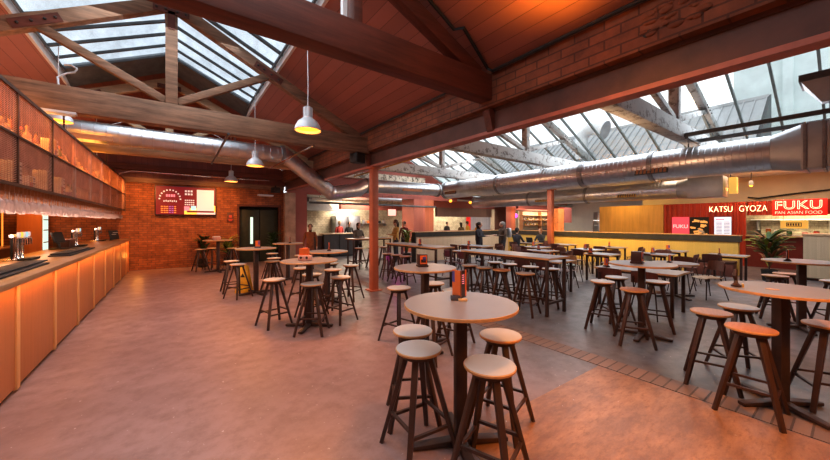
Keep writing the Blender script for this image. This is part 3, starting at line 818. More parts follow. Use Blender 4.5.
CH = [ # x, y, heading, label, (seat mat, back mat)
 (6.62, 2.72, 0, 'left chair backing onto the round table with the dark menu cube', None),
 (6.64, 2.18, 0, 'right chair backing onto the round table with the dark menu cube', None),
 (9.30, 1.95, 2.5, 'tan seated chair seen from the side at the low round table', ('chairtan', 'chairwood')),
 (9.75, 2.52, PI, 'dark chair behind the low round table', None),
 (9.3, 3.02, -2.2, 'grey green chair at the far left of the low round table', ('chairgrey', 'chairgrey')),
 (11.68, 3.5, PI, 'dark chair behind the low table in front of the booth wall', None),
 (10.35, 3.55, .3, 'dark chair with its back to the room, left of the low round table', None),
 (10.35, 4.35, PI, 'chair with a rounded back, right of the menu card table', None),
 (11.9, 4.25, PI / 2 + .4, 'dark chair turned sideways near the yellow booth wall', None),
 (11.55, 2.3, 0, 'dark chair facing the table by the bench', None),
 (6.62, 4.60, 0, 'far left dark chair between long high table and low table', None),
 (6.62, 4.05, 0, 'dark chair tucked at the low table behind the long high table, nearer one', None),
 (7.84, 4.35, PI, 'tan backed chair on the far side of the low table alongside the long high table', ('chairwood', 'chairtan')),
 (7.84, 5.1, PI, 'dark chair on the far side of the same low table, farther along', None),
 (8.95, 4.8, -.55, 'grey seated chair seen from the side next to the low square table', ('chairgrey', 'chairwood')),
 (6.78, 7.3, 0, 'left dark chair beyond the end of the long high table', None),
 (6.78, 6.72, 0, 'right dark chair beyond the end of the long high table', None),
 (8.03, 7.2, PI, 'dark chair behind the low table beyond the long high table', None),
 (8.75, 5.95, 0, 'dark chair facing the nearer low table by the round pillar', None),
 (10.05, 5.85, PI, 'dark chair behind the nearer low table by the round pillar', None),
 (9.95, 7.0, 0, 'dark chair facing the farther low table by the round pillar', None),
 (11.22, 7.1, PI, 'dark chair behind the farther low table by the round pillar', None),
 (10.35, 5.25, 0, 'dark chair right of the round pillar facing the booth wall', None),
 (12.05, 5.35, 0, 'dark chair at the table against the yellow booth wall', None),
 (12.05, 7.0, 0, 'dark chair at the table close behind the round pillar', None),
 (8.68, 8.5, 0, 'dark chair nearest to the standing guest in the dark coat', None),
 (8.68, 9.1, 0, 'dark chair left of the standing guests', None),
 (9.95, 8.3, PI, 'dark chair right of the standing guests', None),
 (11.8, 8.75, 0, 'dark chair of the seated guest who turns away from the room', None),
 (13.3, 8.5, PI, 'dark chair of the guest with the laptop', None),
 (9.4, 6.72, -PI / 2, 'dark chair at the far end of the nearer low table by the round pillar', None),
 (9.4, 5.28, PI / 2, 'dark chair at the near end of the nearer low table by the round pillar', None),
 (10.6, 7.72, -PI / 2, 'dark chair at the far end of the farther low table by the round pillar', None),
 (10.6, 6.28, PI / 2, 'dark chair at the near end of the farther low table by the round pillar', None),
 (12.7, 6.38, PI / 2, 'dark chair at the near end of the table close behind the round pillar', None),
 (12.7, 4.58, PI / 2, 'dark chair at the near end of the table against the yellow booth wall', None),
 (11.0, 2.73, PI / 2, 'dark chair at the near end of the low table towards the booth wall', None),
 (7.4, 7.98, -PI / 2, 'dark chair at the far end of the low table beyond the long high table', None),
 (9.3, 7.75, PI / 2, 'dark chair at the near end of the table beside the standing guests', None),
 (11.0, 6.08, -PI / 2, 'dark chair at the far end of the low table right of the round pillar', None),
]
cbase = chair()
for k, (x, y, a, lab, mt) in enumerate(CH):
    o = cbase if k == 0 else dup(cbase, (0, 0, 0))
    o.location = (x, y, 0); o.rotation_euler = (0, 0, a); o['label'] = lab; o['group'] = 'dining chairs'
for o in [o for o in bpy.data.objects if o.name.startswith('dining_chair')]:
    for (x, y, a, lab, mt) in CH:
        if mt and o['label'] == lab:
            setmat(o, 'seat', mt[0]); setmat(o, 'backrest', mt[1])

# ------------------------------------------------------------------ things on the tables
def menu_stand(label, x, y, z, rz, h=.2, w=.1, cat='menu stand'):
    t = thing('menu_stand', label, cat, (x, y, z), rz)
    mb().prism([(-.045, 0), (.045, 0), (.018, .035), (-.018, .035)], 'y', -w * .62, w * .62).make('wedge_base', 'dark_card', t, .003)
    mb().bb(-.011, -.001, -w / 2, w / 2, .03, h).make('menu_card', 'orange_card', t)
    p = mb().bb(.000, .010, -w / 2, w / 2, .03, h).make('menu_card', 'dark_card', t)
    mb().bb(-.0125, -.0111, -w / 2 + .004, -w * .15, h * .45, h - .01).make('printed_panel', 'blue_card', p)
    b = MB().use('tvpink')
    for i in range(3): b.bb(.0102, .0112, -w * .25, w * .25, h * (.5 + .1 * i), h * (.53 + .1 * i))
    b.make('print', None, p)
    return t
def menu_cube(label, x, y, z, rz, h=.19, w=.11):
    t = thing('menu_cube', label, 'menu stand', (x, y, z), rz)
    mb().bb(-w / 2 - .01, w / 2 + .01, -w / 2 - .01, w / 2 + .01, 0, .025).make('base', 'dark_card', t, .004)
    b = mb().bb(-w / 2, w / 2, -w / 2, w / 2, .025, h).make('body', 'dark_card', t, .003)
    mb().bb(-w / 2 - .002, -w / 2 - .0002, -w * .42, w * .42, .04, h - .01).make('printed_panel', 'orange_card', b)
    mb().bb(-w * .42, w * .42, -w / 2 - .002, -w / 2 - .0002, .04, h - .01).make('printed_panel', 'orange_card', b)
    q = MB().use('blue_card').bb(-w / 2 - .004, -w / 2 - .0022, -w * .3, w * .1, h * .5, h - .03)
    q.use('dark_card').bb(-w / 2 - .004, -w / 2 - .0022, -w * .3, w * .3, .06, .1).bb(-w * .3, w * .25, -w / 2 - .004, -w / 2 - .0022, .07, h * .5)
    q.make('print', None, b)
    return t
m1 = thing('menu_stand', 'tall orange and dark menu stand on the nearest round table', 'menu stand', (1.775, 1.83, 1.051), V)
tri = [(-.055, .045), (.0, -.035), (.055, .045)]
mb().prism(tri, 'z', .012, .03).make('core', 'dark_card', m1)
p = mb().hexa([(-.055, .045, .02), (0, -.035, .02), (.003, -.033, .02), (-.052, .047, .02), (-.055, .045, .225), (0, -.035, .225), (.003, -.033, .225), (-.052, .047, .225)]).make('menu_card', 'orange_card', m1)
mb().hexa([(-.0555, .043, .13), (-.040, .02, .13), (-.039, .021, .13), (-.0545, .044, .13), (-.0555, .043, .215), (-.040, .02, .215), (-.039, .021, .215), (-.0545, .044, .215)]).make('printed_panel', 'blue_card', p)
p = mb().hexa([(0, -.035, .02), (.055, .045, .02), (.052, .047, .02), (-.003, -.033, .02), (0, -.035, .225), (.055, .045, .225), (.052, .047, .225), (-.003, -.033, .225)]).make('menu_card', 'dark_card', m1)
q = MB().use('tvpink')
for i in range(5):
    z = .12 + .016 * i; q.hexa([(.014, -.0155, z), (.034, .0135, z), (.033, .0145, z), (.013, -.0145, z), (.014, -.0155, z + .007), (.034, .0135, z + .007), (.033, .0145, z + .007), (.013, -.0145, z + .007)])
q.make('print', None, p)
mb().hexa([(.043, .026, .02), (.056, .045, .02), (.052, .047, .02), (.040, .028, .02), (.043, .026, .225), (.056, .045, .225), (.052, .047, .225), (.040, .028, .225)]).make('card_edge', 'orange_card', m1)
mb().prism([(-.05, 0), (.02, 0), (.0, .035), (-.03, .035)], 'x', -.075, .01).make('wedge_base', 'dark_card', m1, .003)
mb().bb(-.02, .045, -.065, -.045, 0, .016).make('front_bar', 'palewood', m1)
menu_cube('orange menu cube with dark print on the second round table', 2.67, 3.48, 1.051, V + PI / 2 + .3, .165, .115)
menu_cube('dark menu cube with an orange face on the round table in the hall', 5.43, 1.92, 1.051, V + PI / 2 + .75, .17, .13)
t = thing('wooden_caddy', 'pink wooden caddy with two round holes on a round table', 'caddy', (1.62, 5.10, 1.051), V)
mb().bb(-.1, .1, -.06, .06, 0, .085).make('body', 'pinkbox', t, .02)
mb().bb(-.085, .06, -.03, .03, .085, .19).make('menu_card', 'orange_card', t)
for s in (-1, 1): mb().lathe([(.02, 0), (.02, .004)], 12, (s * .045, -.061, .05), Matrix.Rotation(PI / 2, 3, 'X')).make('hole', 'dark_card', t)
mb().bb(-.03, .03, .03, .035, .085, .2).make('card', 'pinkbox', t)
SM = [(2.58, 6.55, 1.051, .3, 'orange menu stand on the round table left of the red post'), (1.52, 8.2, 1.051, .1, 'red and blue menu stand on the table by the yellow floor sign'),
      (2.62, 9.6, 1.051, .4, 'menu stand on the table in front of the dark doorway'), (7.62, .66, 1.051, .8, 'small dark menu stand on the table before the serving cabinet'),
      (6.95, 3.0, .751, .1, 'red menu stand at the far end of the low rectangular table'), (8.86, 2.5, .751, .6, 'small orange menu stand on the low round table'),
      (9.45, 4.5, .751, .5, 'tilted orange menu stand on the low square table'), (11.0, 3.5, .751, .3, 'menu stand on the low table towards the booth wall'),
      (12.6, 3.6, .751, .8, 'dark menu stand against the booth wall'), (12.15, 2.3, .751, .9, 'red menu stand on the table by the bench'),
      (9.4, 6.1, .751, .2, 'menu stand on the nearer low table by the round pillar'), (10.6, 7.1, .751, .4, 'menu stand on the farther low table by the round pillar'),
      (11.0, 5.4, .751, .1, 'menu stand on the low table right of the round pillar'), (12.75, 5.4, .751, .7, 'menu stand under the yellow lit booth wall'),
      (7.35, 7.2, .751, .3, 'orange menu stand beyond the end of the long high table'), (9.2, 9.0, .751, .2, 'tall orange menu stand left of the standing guests'),
      (5.3, 7.0, 1.021, .5, 'orange menu stand on the long high table behind')]
for k, (x, y, z, a, lab) in enumerate(SM): menu_stand(lab, x, y, z, V + a + (PI / 2 if k % 2 else 0), .17, .1)['group'] = 'menu stands on the tables'
menu_stand('orange menu stand on the far high table before the open kitchen', 6.1, 10.95, 1.051, .4, .16, .1)
t = thing('condiment_holder', 'twisted dark condiment holder on the right corner table', 'holder', (4.20, .68, 1.051), .3)
mb().lathe([(.035, 0), (.038, .012), (.02, .03)], 14).make('foot', 'dark_card', t)
mb().tube([(0, 0, .02), (.012, 0, .06), (-.006, .01, .1), (.006, 0, .16)], .014, 10, True, [.018, .012, .02, .012]).make('stem', 'tablesteel', t)
mb().bb(-.03, .03, -.05, -.04, 0, .03).make('tag', 'box_y', t)
o = tag(mb().lathe([(.045, 0), (.045, .003)], 20, (4.28, .46, 1.0505)).make('coaster', 'plyedge'), 'round wooden coaster on the right corner table', 'coaster')
t = thing('napkin_caddy', 'white and pink caddy on the table near the brick wall', 'caddy', (1.08, 12.6, 1.051), .2)
mb().bb(-.12, .12, -.07, .07, 0, .1).make('body', 'pinkbox', t, .01)
mb().bb(-.1, .1, -.05, .05, .1, .13).make('napkin_stack', 'white', t)
t = thing('floor_sign', 'yellow folding wet floor sign standing behind a stool', 'sign', (1.30, 8.60, 0), V + .1)
for s in (-1, 1):
    p = MB().hexa([(-.15, s * .16, 0), (.15, s * .16, 0), (.15, s * .14, 0), (-.15, s * .14, 0), (-.09, s * .03, .62), (.09, s * .03, .62), (.09, s * .01, .62), (-.09, s * .01, .62)]).make('panel', 'wetfloor', t, .004)
    if s < 0: mb().prism([(-.05, .36), (.05, .36), (0, .45)], 'y', -.098, -.085).make('warning_mark', 'black', p)
mb().tube([(-.03, 0, .62), (-.03, 0, .66), (.03, 0, .66), (.03, 0, .62)], .008, 8).make('handle', 'wetfloor', t)
# stools, chairs and tables nudged or turned so that no legs cross
ADJ = {
 'stool half hidden behind the front left stool of the nearest round table': (1.61984, 2.24148, 1.05127),
 'stool under the front edge of the second round table, behind the nearest table': (2.49619, 3.09619, 0.34430),
 'pale topped stool just behind the menu stand of the nearest table': (3.02150, 3.22182, 0.37965),
 'front middle stool at the round table with the pink caddy': (1.64021, 4.83568, 0.95520),
 'stool behind the pole of the round table with the pink caddy': (1.92972, 5.70195, 0.53331),
 'far left stool beside the yellow floor sign': (1.05869, 8.77975, 0.03006),
 'front right stool at the round table with the yellow floor sign': (1.82734, 8.17968, 0.10228),
 'near stool at the round table in front of the dark doorway': (2.78374, 9.14554, 1.16584),
 'front stool of the right corner table, standing over the brick strip': (4.02039, 0.56025, 0.03360),
 'third stool along the near side of the long high table in mid hall': (5.06158, 4.51028, 1.15937),
 'nearest pale stool along the far side of the long high table in mid hall': (5.96039, 3.60366, 0.25946),
 'third pale stool along the far side of the long high table in mid hall': (5.90349, 4.54850, 0.96522),
 'farthest stool at the long high table behind the second round table': (4.99951, 8.15468, 1.23096),
 'middle stool at the far high table before the open kitchen': (5.74595, 10.49154, 0.99695),
 'dark chair of the guest with the laptop': (13.28147, 8.48515, 3.00265),
 'nearest round high table with a menu stand and grey top': (1.70000, 1.75000, -0.48122),
 'second round high table with a grey top and an orange menu cube': (2.68000, 3.43000, -0.05123),
 'round high table beside the yellow floor sign': (1.49000, 8.24000, 0.24132),
}
for o in list(bpy.data.objects):
    a = ADJ.get(o.get('label')) if o.parent is None else None
    if a: o.location.x, o.location.y, o.rotation_euler.z = a
# ------------------------------------------------------------------ bar counter
BX0, BX1, BY0, BY1 = -1.25, -2.10, 1.9, 14.3
bar = thing('bar_counter', 'long wooden bar counter with plywood front panels down the left side', 'bar counter', (-1.6, 8, 0))
o = lambda x, y, z: (x + 1.6, y - 8, z)
def bbo(b, x0, x1, y0, y1, z0, z1): return b.bb(x0 + 1.6, x1 + 1.6, y0 - 8, y1 - 8, z0, z1)
bbo(mb(), BX1, BX0 + .045, BY0, BY1, 1.045, 1.10).make('bar_top', 'bartop', bar, .006)
bbo(mb(), -1.9, BX0 - .03, BY0, BY1, .0, .09).make('plinth', 'legwood', bar)
bbo(mb(), -2.0, -1.95, BY0, BY1, .0, 1.04).make('back_panel', 'legwood', bar)
ys = [4.86 + 1.22 * k for k in range(-2, 8)]
for y in ys:
    y1 = min(y + 1.2, BY1)
    if y1 - y > .2: bbo(mb(), BX0 - .02, BX0, y + .01, y1, .05, 1.045).make('front_panel', 'barfront', bar, .003)
    bbo(mb(), BX0 - .03, BX0 + .014, y - .055, y + .03, .03, 1.045).make('batten', 'barbatten', bar, .003)
bbo(mb(), -2.0, BX0, BY1 - .02, BY1, 0, 1.045).make('end_panel', 'barfront', bar)
bbo(mb(), BX0 + .002, BX0 + .013, BY0, BY1, 1.034, 1.044).make('led_strip', 'led', bar)

# ------------------------------------------------------------------ gantry over the bar
GX0, GX1, GY0, GY1, GZ0, GZ1 = -1.35, -1.95, 2.6, 14.2, 2.05, 3.02
ga = thing('hanging_gantry', 'mesh fronted steel gantry hanging over the bar with shelves of bottles', 'bar gantry', (-1.65, 8, 2.05))
def gb(b, x0, x1, y0, y1, z0, z1): return b.bb(x0 + 1.65, x1 + 1.65, y0 - 8, y1 - 8, z0 - 2.05, z1 - 2.05)
for z in (GZ0, 2.55): gb(mb(), GX1, GX0 - .02, GY0, GY1, z - .02, z + .01).make('shelf', 'rack', ga)
gb(mb(), GX1, GX0 - .02, GY0, GY1, GZ1 - .01, GZ1 + .01).make('top_panel', 'cage', ga)
gb(mb(), GX1 - .02, GX1, GY0, GY1, GZ0, GZ1).make('back_panel', 'rack', ga)
for z, hz in ((GZ0 - .01, .014), (2.55, .01), (GZ1, .018)): gb(mb(), GX0 - .02, GX0 + .02, GY0, GY1, z - hz, z + hz).make('rail', 'cage', ga)
y = 2.82
while y < GY1:
    gb(mb(), GX0 - .02, GX0 + .02, y - .013, y + .013, GZ0, GZ1).make('upright', 'cage' if y < 7 else 'wire', ga); y += 1.2
gb(mb(), GX0 - .02, GX0 + .022, GY1 - .04, GY1, GZ0, GZ1).make('upright', 'cage', ga)
b = MB(); z = GZ0 + .02
while z < GZ1 - .01:
    gb(b, GX0 + .003, GX0 + .007, GY0, GY1, z - .0036, z + .0036); z += .0185
y = GY0
while y < GY1: gb(b, GX0 + .0, GX0 + .003, y - .0015, y + .0015, GZ0, GZ1); y += .075
b.make('mesh_front', 'wire', ga, smooth=0)
b = MB(); z = GZ0 + .02
while z < GZ1: gb(b, GX1, GX0, GY1 - .004, GY1, z - .003, z + .003); z += .022
b.make('mesh_end', 'wire', ga, smooth=0)
for y in (3.24, 7.02, 10.8):
    for x in (GX0 - .03, GX1 + .03): gb(mb(), x - .01, x + .01, y + .15, y + .17, GZ1, 3.36 if y != 10.8 else 3.36).make('hanger_rod', 'cage', ga)
b = MB(); y = 3.4
while y < 14.05:
    gb(b, GX1 + .02, GX0 - .03, y - .030, y - .016, 1.965, 2.03); gb(b, GX1 + .02, GX0 - .03, y - .042, y - .018, 1.962, 1.968); y += .12
b.make('glass_rack', 'rack', ga, smooth=0)
gb(mb(), GX0 - .035, GX0 + .0, GY0, GY1, 2.028, 2.047).make('rack_fascia', 'rack', ga)

# wine glasses hanging upside down in the rack
wg = tag(mb().lathe([(.001, .001), (.034, 0), (.033, -.003), (.005, -.008), (.004, -.085), (.014, -.097), (.036, -.125), (.041, -.155), (.037, -.195), (.034, -.215), (.0325, -.215), (.035, -.195), (.039, -.155), (.034, -.127), (.012, -.1), (.001, -.095)], 12, cap=False).make('hanging_wine_glass', 'glass'),
         'clear stemmed wine glass hanging upside down from the rack over the bar', 'wine glass', 'wine glasses hanging over the bar')
first = True; y = 4.48; k = 0
while y < 14.0:
    for j in range(3):
        g = wg if first else wg.copy()
        if not first: COL.objects.link(g)
        first = False
        g.location = (-1.43 - .14 * j + random.uniform(-.01, .01), y + .035, 1.985 - random.choice((0, 0, 0, .004)))
        g.scale = (1, 1, random.choice((1., 1., 1.08, .95)))
    y += .12

# bottles, cups and boxes on the gantry shelves
def bottle(mat, h, r, cap_mat, lab_mat, label, group):
    t = thing('bottle', label, 'bottle', (0, 0, 0), 0, group)
    mb().lathe([(r * .9, 0), (r, .008), (r, h * .58), (r * .85, h * .66), (r * .36, h * .76), (r * .34, h * .93)], 12).make('body', mat, t)
    mb().lathe([(r * .4, h * .9), (r * .42, h), (r * .3, h * 1.004)], 10).make('cap', cap_mat, t)
    mb().lathe([(r * 1.02, h * .16), (r * 1.03, h * .165), (r * 1.03, h * .46), (r * 1.02, h * .465)], 12, cap=False).make('paper_label', lab_mat, t)
    return t
BT = [bottle('clearglass', .31, .042, 'palewood', 'label_w', 'clear spirit bottle with pale label on the upper gantry shelf', 'clear bottles on the upper gantry shelf'),
      bottle('amberglass', .30, .040, 'black', 'label_w', 'amber bottle with pale label on the upper gantry shelf', 'amber bottles on the upper gantry shelf'),
      bottle('greenglass', .32, .038, 'box_r', 'box_y', 'green bottle with yellow label on the gantry shelves', 'green bottles on the gantry shelves'),
      bottle('clearglass', .26, .05, 'chrome', 'box_p', 'squat clear bottle with purple label on the gantry shelves', 'squat bottles on the gantry shelves')]
used = [False] * 4
def put_bottle(k, x, y, z):
    o = BT[k] if not used[k] else dup(BT[k], (0, 0, 0))
    used[k] = True; o.location = (x, y, z); o.rotation_euler = (0, 0, random.uniform(0, 6)); return o
y = 4.65; k = 0
while y < 12.2:
    kk = (0, 1, 0, 2, 1, 0, 3, 1)[k % 8]
    if abs(y - 7.04) > .2: put_bottle(kk, -1.52 - random.uniform(0, .1), y, 2.562)
    k += 1; y += .16 if y < 9 else .3
y = 4.8; k = 0
while y < 9.4:
    if all(abs(y - q) > .19 for q in (5.62, 6.05, 6.72, 7.4)): put_bottle((3, 2)[k % 2], -1.55 - random.uniform(0, .12), y, 2.062)
    k += 1; y += .3
def print_box(x, y, z, label, a, b_, h=.26):
    t = thing('printed_box', label, 'box', (x, y, z), 0, 'printed boxes in the gantry')
    mb().bb(-.07, .07, -.1, .1, 0, h).make('body', 'label_w', t, .004)
    mb().bb(.0701, .073, -.095, .0, h * .5, h - .01).make('upper_print', a, t)
    mb().bb(.0701, .073, -.095, .0, .01, h * .5).make('lower_print', b_, t)
    q = MB().use('legwood'); [q.bb(.0701, .072, .015, .085, h * (.2 + .2 * i), h * (.27 + .2 * i)) for i in range(4)]
    q.make('print', None, t)
print_box(-1.5, 5.62, 2.062, 'yellow and purple box on the lower gantry shelf, nearest', 'box_y', 'box_p', .27)
print_box(-1.5, 6.05, 2.062, 'small yellow and purple box low behind the mesh', 'box_y', 'box_r', .15)
print_box(-1.5, 6.72, 2.062, 'pale printed board behind the mesh on the lower shelf', 'legwood', 'legwood', .3)
print_box(-1.5, 7.04, 2.562, 'yellow and purple box on the upper gantry shelf', 'box_y', 'box_p', .3)
print_box(-1.5, 7.4, 2.062, 'wide pale printed box farther along the lower shelf', 'label_w', 'box_r', .28)
t = tag(mb().bb(-.005, .005, -.2, .2, 0, .42).make('lit_panel', 'led', loc=(-1.9, 9.2, 2.57)), 'amber lit panel inside the gantry behind the mesh', 'panel'); 
t = tag(mb().bb(-.005, .005, -.2, .2, 0, .42).make('lit_panel', 'led', loc=(-1.9, 13.2, 2.57)), 'amber lit panel at the far end of the gantry', 'panel')

# ------------------------------------------------------------------ things standing on the bar
def tap_tower(x, y, label, n=5, rz=0):
    t = thing('beer_tap_tower', label, 'beer tap', (x, y, 1.10), rz)
    mb().bb(-.13, .13, -.16, .16, 0, .02).make('base', 'chrome', t, .004)
    mb().bb(.02, .15, -.2, .2, .0, .03).make('drip_tray', 'black', t, .004)
    for s in (-1, 1): mb().lathe([(.04, .02), (.032, .05), (.03, .32), (.036, .34)], 16, (-.02, s * .085, 0)).make('column', 'chrome', t)
    mb().bb(-.07, -.03, -.1, .1, .02, .32).make('back_plate', 'black', t)
    mb().tube([(-.02, -.09 * n / 2 - .03, .35), (-.02, .09 * n / 2 + .03, .35)], .024, 14).make('header', 'chrome', t)
    for k in range(n):
        yy = (k - (n - 1) / 2) * .095
        p = mb().tube([(.02, yy, .37), (.045, yy, .37)], .036, 16).make('lens', ('tvwhite', 'tvyellow', 'tvwhite', 'tvblue', 'tvwhite')[k % 5], t)
        mb().tube([(.0, yy, .33), (.06, yy, .31), (.06, yy, .22)], .01, 8).make('spout', 'chrome', t)
    return t
tap_tower(-1.82, 7.2, 'chrome beer tap tower with lit lenses, nearest on the bar')
tap_tower(-1.82, 10.5, 'chrome beer tap tower with lit lenses, midway along the bar', 4)
tap_tower(-1.82, 13.0, 'chrome beer tap tower at the far end of the bar', 4)
def bar_mat(x, y0, y1, z, w, label):
    o = mb().bb(-w / 2, w / 2, -(y1 - y0) / 2, (y1 - y0) / 2, 0, .018).make('bar_mat', 'towel', None, .005, loc=(x, (y0 + y1) / 2, z))
    tag(o, label, 'bar mat', 'black bar mats')
bar_mat(-1.47, 4.2, 6.35, 1.101, .24, 'black rubber bar mat nearest the camera, lowest of the near pile')
bar_mat(-1.52, 4.9, 6.55, 1.12, .22, 'black rubber bar mat on top of the near pile')
bar_mat(-1.5, 7.55, 9.5, 1.101, .26, 'black rubber bar mat farther along the bar, lower one')
bar_mat(-1.53, 7.7, 9.3, 1.12, .22, 'black rubber bar mat farther along the bar, upper one')
t = thing('till_screen', 'dark till screen on a stand behind the bar mats', 'till', (-1.9, 9.55, 1.10), -.3)
mb().bb(-.1, .1, -.12, .12, 0, .03).make('base', 'black', t, .004); mb().beam((0, 0, .02), (-.03, 0, .2), .06, .03).make('stand', 'black', t)
mb().box((-.02, 0, .24), (.03, .3, .22), Matrix.Rotation(-.3, 3, 'Y')).make('screen', 'black', t, .005)
t = thing('tool_box', 'brown wooden box on the bar behind the second mat', 'box', (-1.92, 10.05, 1.10), 0)
mb().bb(-.12, .12, -.25, .25, 0, .16).make('body', 'legwood', t, .006); mb().bb(-.125, .125, -.255, .255, .16, .18).make('lid', 'chairwood', t, .004)
t = thing('menu_board', 'small black chalk menu board with pale writing at the far end of the bar', 'menu board', (-1.5, 13.2, 1.112), -.5)
mb().box((0, 0, .15), (.02, .34, .28), Matrix.Rotation(-.2, 3, 'Y')).make('board', 'black', t, .004)
q = MB().use('label_w'); [q.box((.02 - .02 * (i - 1) * .5 - .004, .02 * (-1) ** i, .22 - .05 * i), (.004, .2 - .04 * (i % 2), .012), Matrix.Rotation(-.2, 3, 'Y')) for i in range(4)]
q.make('writing', None, t); mb().beam((-.02, 0, .02), (-.1, 0, .0), .08, .015).make('foot', 'black', t)

# back bar behind the counter
bb_ = thing('back_bar_cabinet', 'dark back bar cabinet with shelves of bottles behind the bar', 'cabinet', (-3.9, 9, 0))
mb().bb(-.38, .3, -6.2, 5.2, 0, .95).make('cabinet', 'legwood', bb_, .006)
mb().bb(-.38, .34, -6.2, 5.2, .95, .99).make('worktop', 'bartop', bb_, .004)
mb().bb(-.38, -.1, -6.2, 5.2, 1.42, 1.45).make('shelf', 'rack', bb_); mb().bb(-.38, -.1, -6.2, 5.2, 1.85, 1.88).make('shelf', 'rack', bb_)
for yy in (-6.2, -3.4, -.6, 2.2, 5.16): mb().bb(-.38, -.1, yy, yy + .04, .99, 2.2).make('upright', 'rack', bb_)
b0 = bottle('amberglass', .30, .042, 'black', 'label_w', 'spirit bottle on the back bar shelves', 'bottles on the back bar')
b1 = bottle('clearglass', .29, .042, 'chrome', 'label_w', 'clear spirit bottle on the back bar shelves', 'clear bottles on the back bar')
for k in range(38):
    zz = (.992, 1.452)[k % 2]; yy = 7.1 + k * .18 + (.05 if k % 3 else 0)
    src = (b0, b1)[k % 3 == 0]
    if min(abs(yy - 8.42), abs(yy - 11.22)) < .08: yy += .12
    o = src if k in (0, 1) else dup(src, (0, 0, 0))
    if k == 1: o = b0; 
    o.location = (-4.08 + .12 * (k % 3 == 1), yy, zz)
p = tag(mb().bb(-.03, .03, -.95, .95, 0, 1.25).make('panel_screen', 'barfront', None, .004, loc=(-3.72, 11.6, .991)), 'plain brown panel standing behind the nearest beer taps', 'panel')
t = thing('glass_fridge', 'narrow brown fridge with a pale lit glass door behind the bar', 'fridge', (-3.3, 14.05, 0))
mb().bb(-.25, .22, -.28, .28, 0, 2.0).make('body', 'barfront', t, .006); mb().bb(.2202, .235, -.22, .22, .35, 1.9).make('glass_door', 'slit', t)
for z in (.7, 1.05, 1.4, 1.7): mb().bb(.236, .25, -.22, .22, z, z + .03).make('shelf_edge', 'chrome', t)
tag(mb().bb(0, .02, 0, .05, 0, 1.2).make('light_strip', 'led', loc=(-3.9, 14.05, .992)), 'vertical amber light strip behind the bar', 'light')

# ------------------------------------------------------------------ ducts
def ribbed(pts_a, pts_b, r, step=.11, n=36, depth=.007):
    """profile of a spiral duct between two points along one straight run"""
    a, b = Vector(pts_a), Vector(pts_b); L = (b - a).length; d = (b - a).normalized()
    k = max(1, int(L / step)); prof = []
    for i in range(k + 1):
        z = L * i / k
        prof += [(r, z - .01), (r + depth, z - .005), (r + depth, z + .005), (r, z + .01)]
    prof[0] = (r, 0); prof = [p for p in prof if 0 <= p[1] <= L] + [(r, L)]
    q = d.to_track_quat('Z', 'Y').to_matrix()
    return prof, q, a
def duct_run(root, name, a, b, r, mat='steel', step=.11):
    prof, q, c = ribbed(a, b, r, step)
    return mb().lathe(prof, 36, c, q).make(name, mat, root, smooth=22)
def collar(root, a, b, r):
    a, b = Vector(a), Vector(b); q = (b - a).normalized().to_track_quat('Z', 'Y').to_matrix()
    L = (b - a).length
    return mb().lathe([(r, 0), (r + .03, .005), (r + .03, L - .005), (r, L)], 28, a, q).make('collar', 'seam', root)
D = thing('ceiling_duct', 'big spiral steel duct hanging through the dining hall, nearer and higher one', 'air duct', (9.8, 5, 3.06))
duct_run(D, 'duct_pipe', (0, -3.95, 0), (0, -.2, 0), .35); duct_run(D, 'duct_pipe', (0, -.12, 0), (0, 5.9, 0), .35)
collar(D, (0, -.24, 0), (0, -.1, 0), .352); collar(D, (0, -1.95, 0), (0, -1.85, 0), .352); collar(D, (0, 2.9, 0), (0, 3.0, 0), .352); collar(D, (0, 5.86, 0), (0, 5.98, 0), .36)
def reducer(root, y0, y1, r, hw, hh, mat='steel_matte'):
    n = 28; A = []; B = []
    b = MB()
    for k in range(n):
        t = 2 * PI * k / n; c, s_ = math.cos(t), math.sin(t); m = max(abs(c) / hw, abs(s_) / hh)
        A.append(b.bm.verts.new((r * c, y0, r * s_))); B.append(b.bm.verts.new((c / m, y1, s_ / m)))
    for k in range(n): b.bm.faces.new((A[k], A[(k + 1) % n], B[(k + 1) % n], B[k]))
    return b.make('reducer', mat, root, smooth=50)
reducer(D, -3.95, -4.35, .352, .42, .42)
mb().bb(-.42, .42, -7.5, -4.35, -.42, .42).make('box_section', 'steel_matte', D, .004)
for yy in (-4.4, -4.62, -5.6): mb().bb(-.44, .44, yy - .02, yy + .02, -.44, .44).make('flange', 'seam', D)
for yy in (-2.3, 5.0):
    g = mb().box((-.33, yy + .35, -.13), (.03, .70, .19), Matrix.Rotation(.35, 3, 'Y')).make('vent_grille', 'grey_metal', D)
    b = MB().use('rack'); [b.box((-.349, yy + .06 + .083 * i, -.13), (.012, .05, .16), Matrix.Rotation(.35, 3, 'Y')) for i in range(8)]; b.make('louvre', None, g)
for yy in (-2.6, 1.2, 5.2): mb().bb(-.008, .008, yy - .012, yy + .012, .35, .47).make('hanger_rod', 'grey_metal', D)
D2 = thing('ceiling_duct', 'second spiral duct, farther and lower, ending in a box near the vendor sign', 'air duct', (15.35, 5, 2.88))
duct_run(D2, 'duct_pipe', (0, -.95, 0), (0, 2.4, 0), .34); duct_run(D2, 'duct_pipe', (0, 2.48, 0), (0, 9.5, 0), .34)
collar(D2, (0, 2.38, 0), (0, 2.5, 0), .342); collar(D2, (0, 5.4, 0), (0, 5.5, 0), .342)
reducer(D2, -.95, -1.3, .34, .36, .36); mb().bb(-.36, .36, -2.25, -1.3, -.36, .36).make('box_section', 'steel_matte', D2, .004)
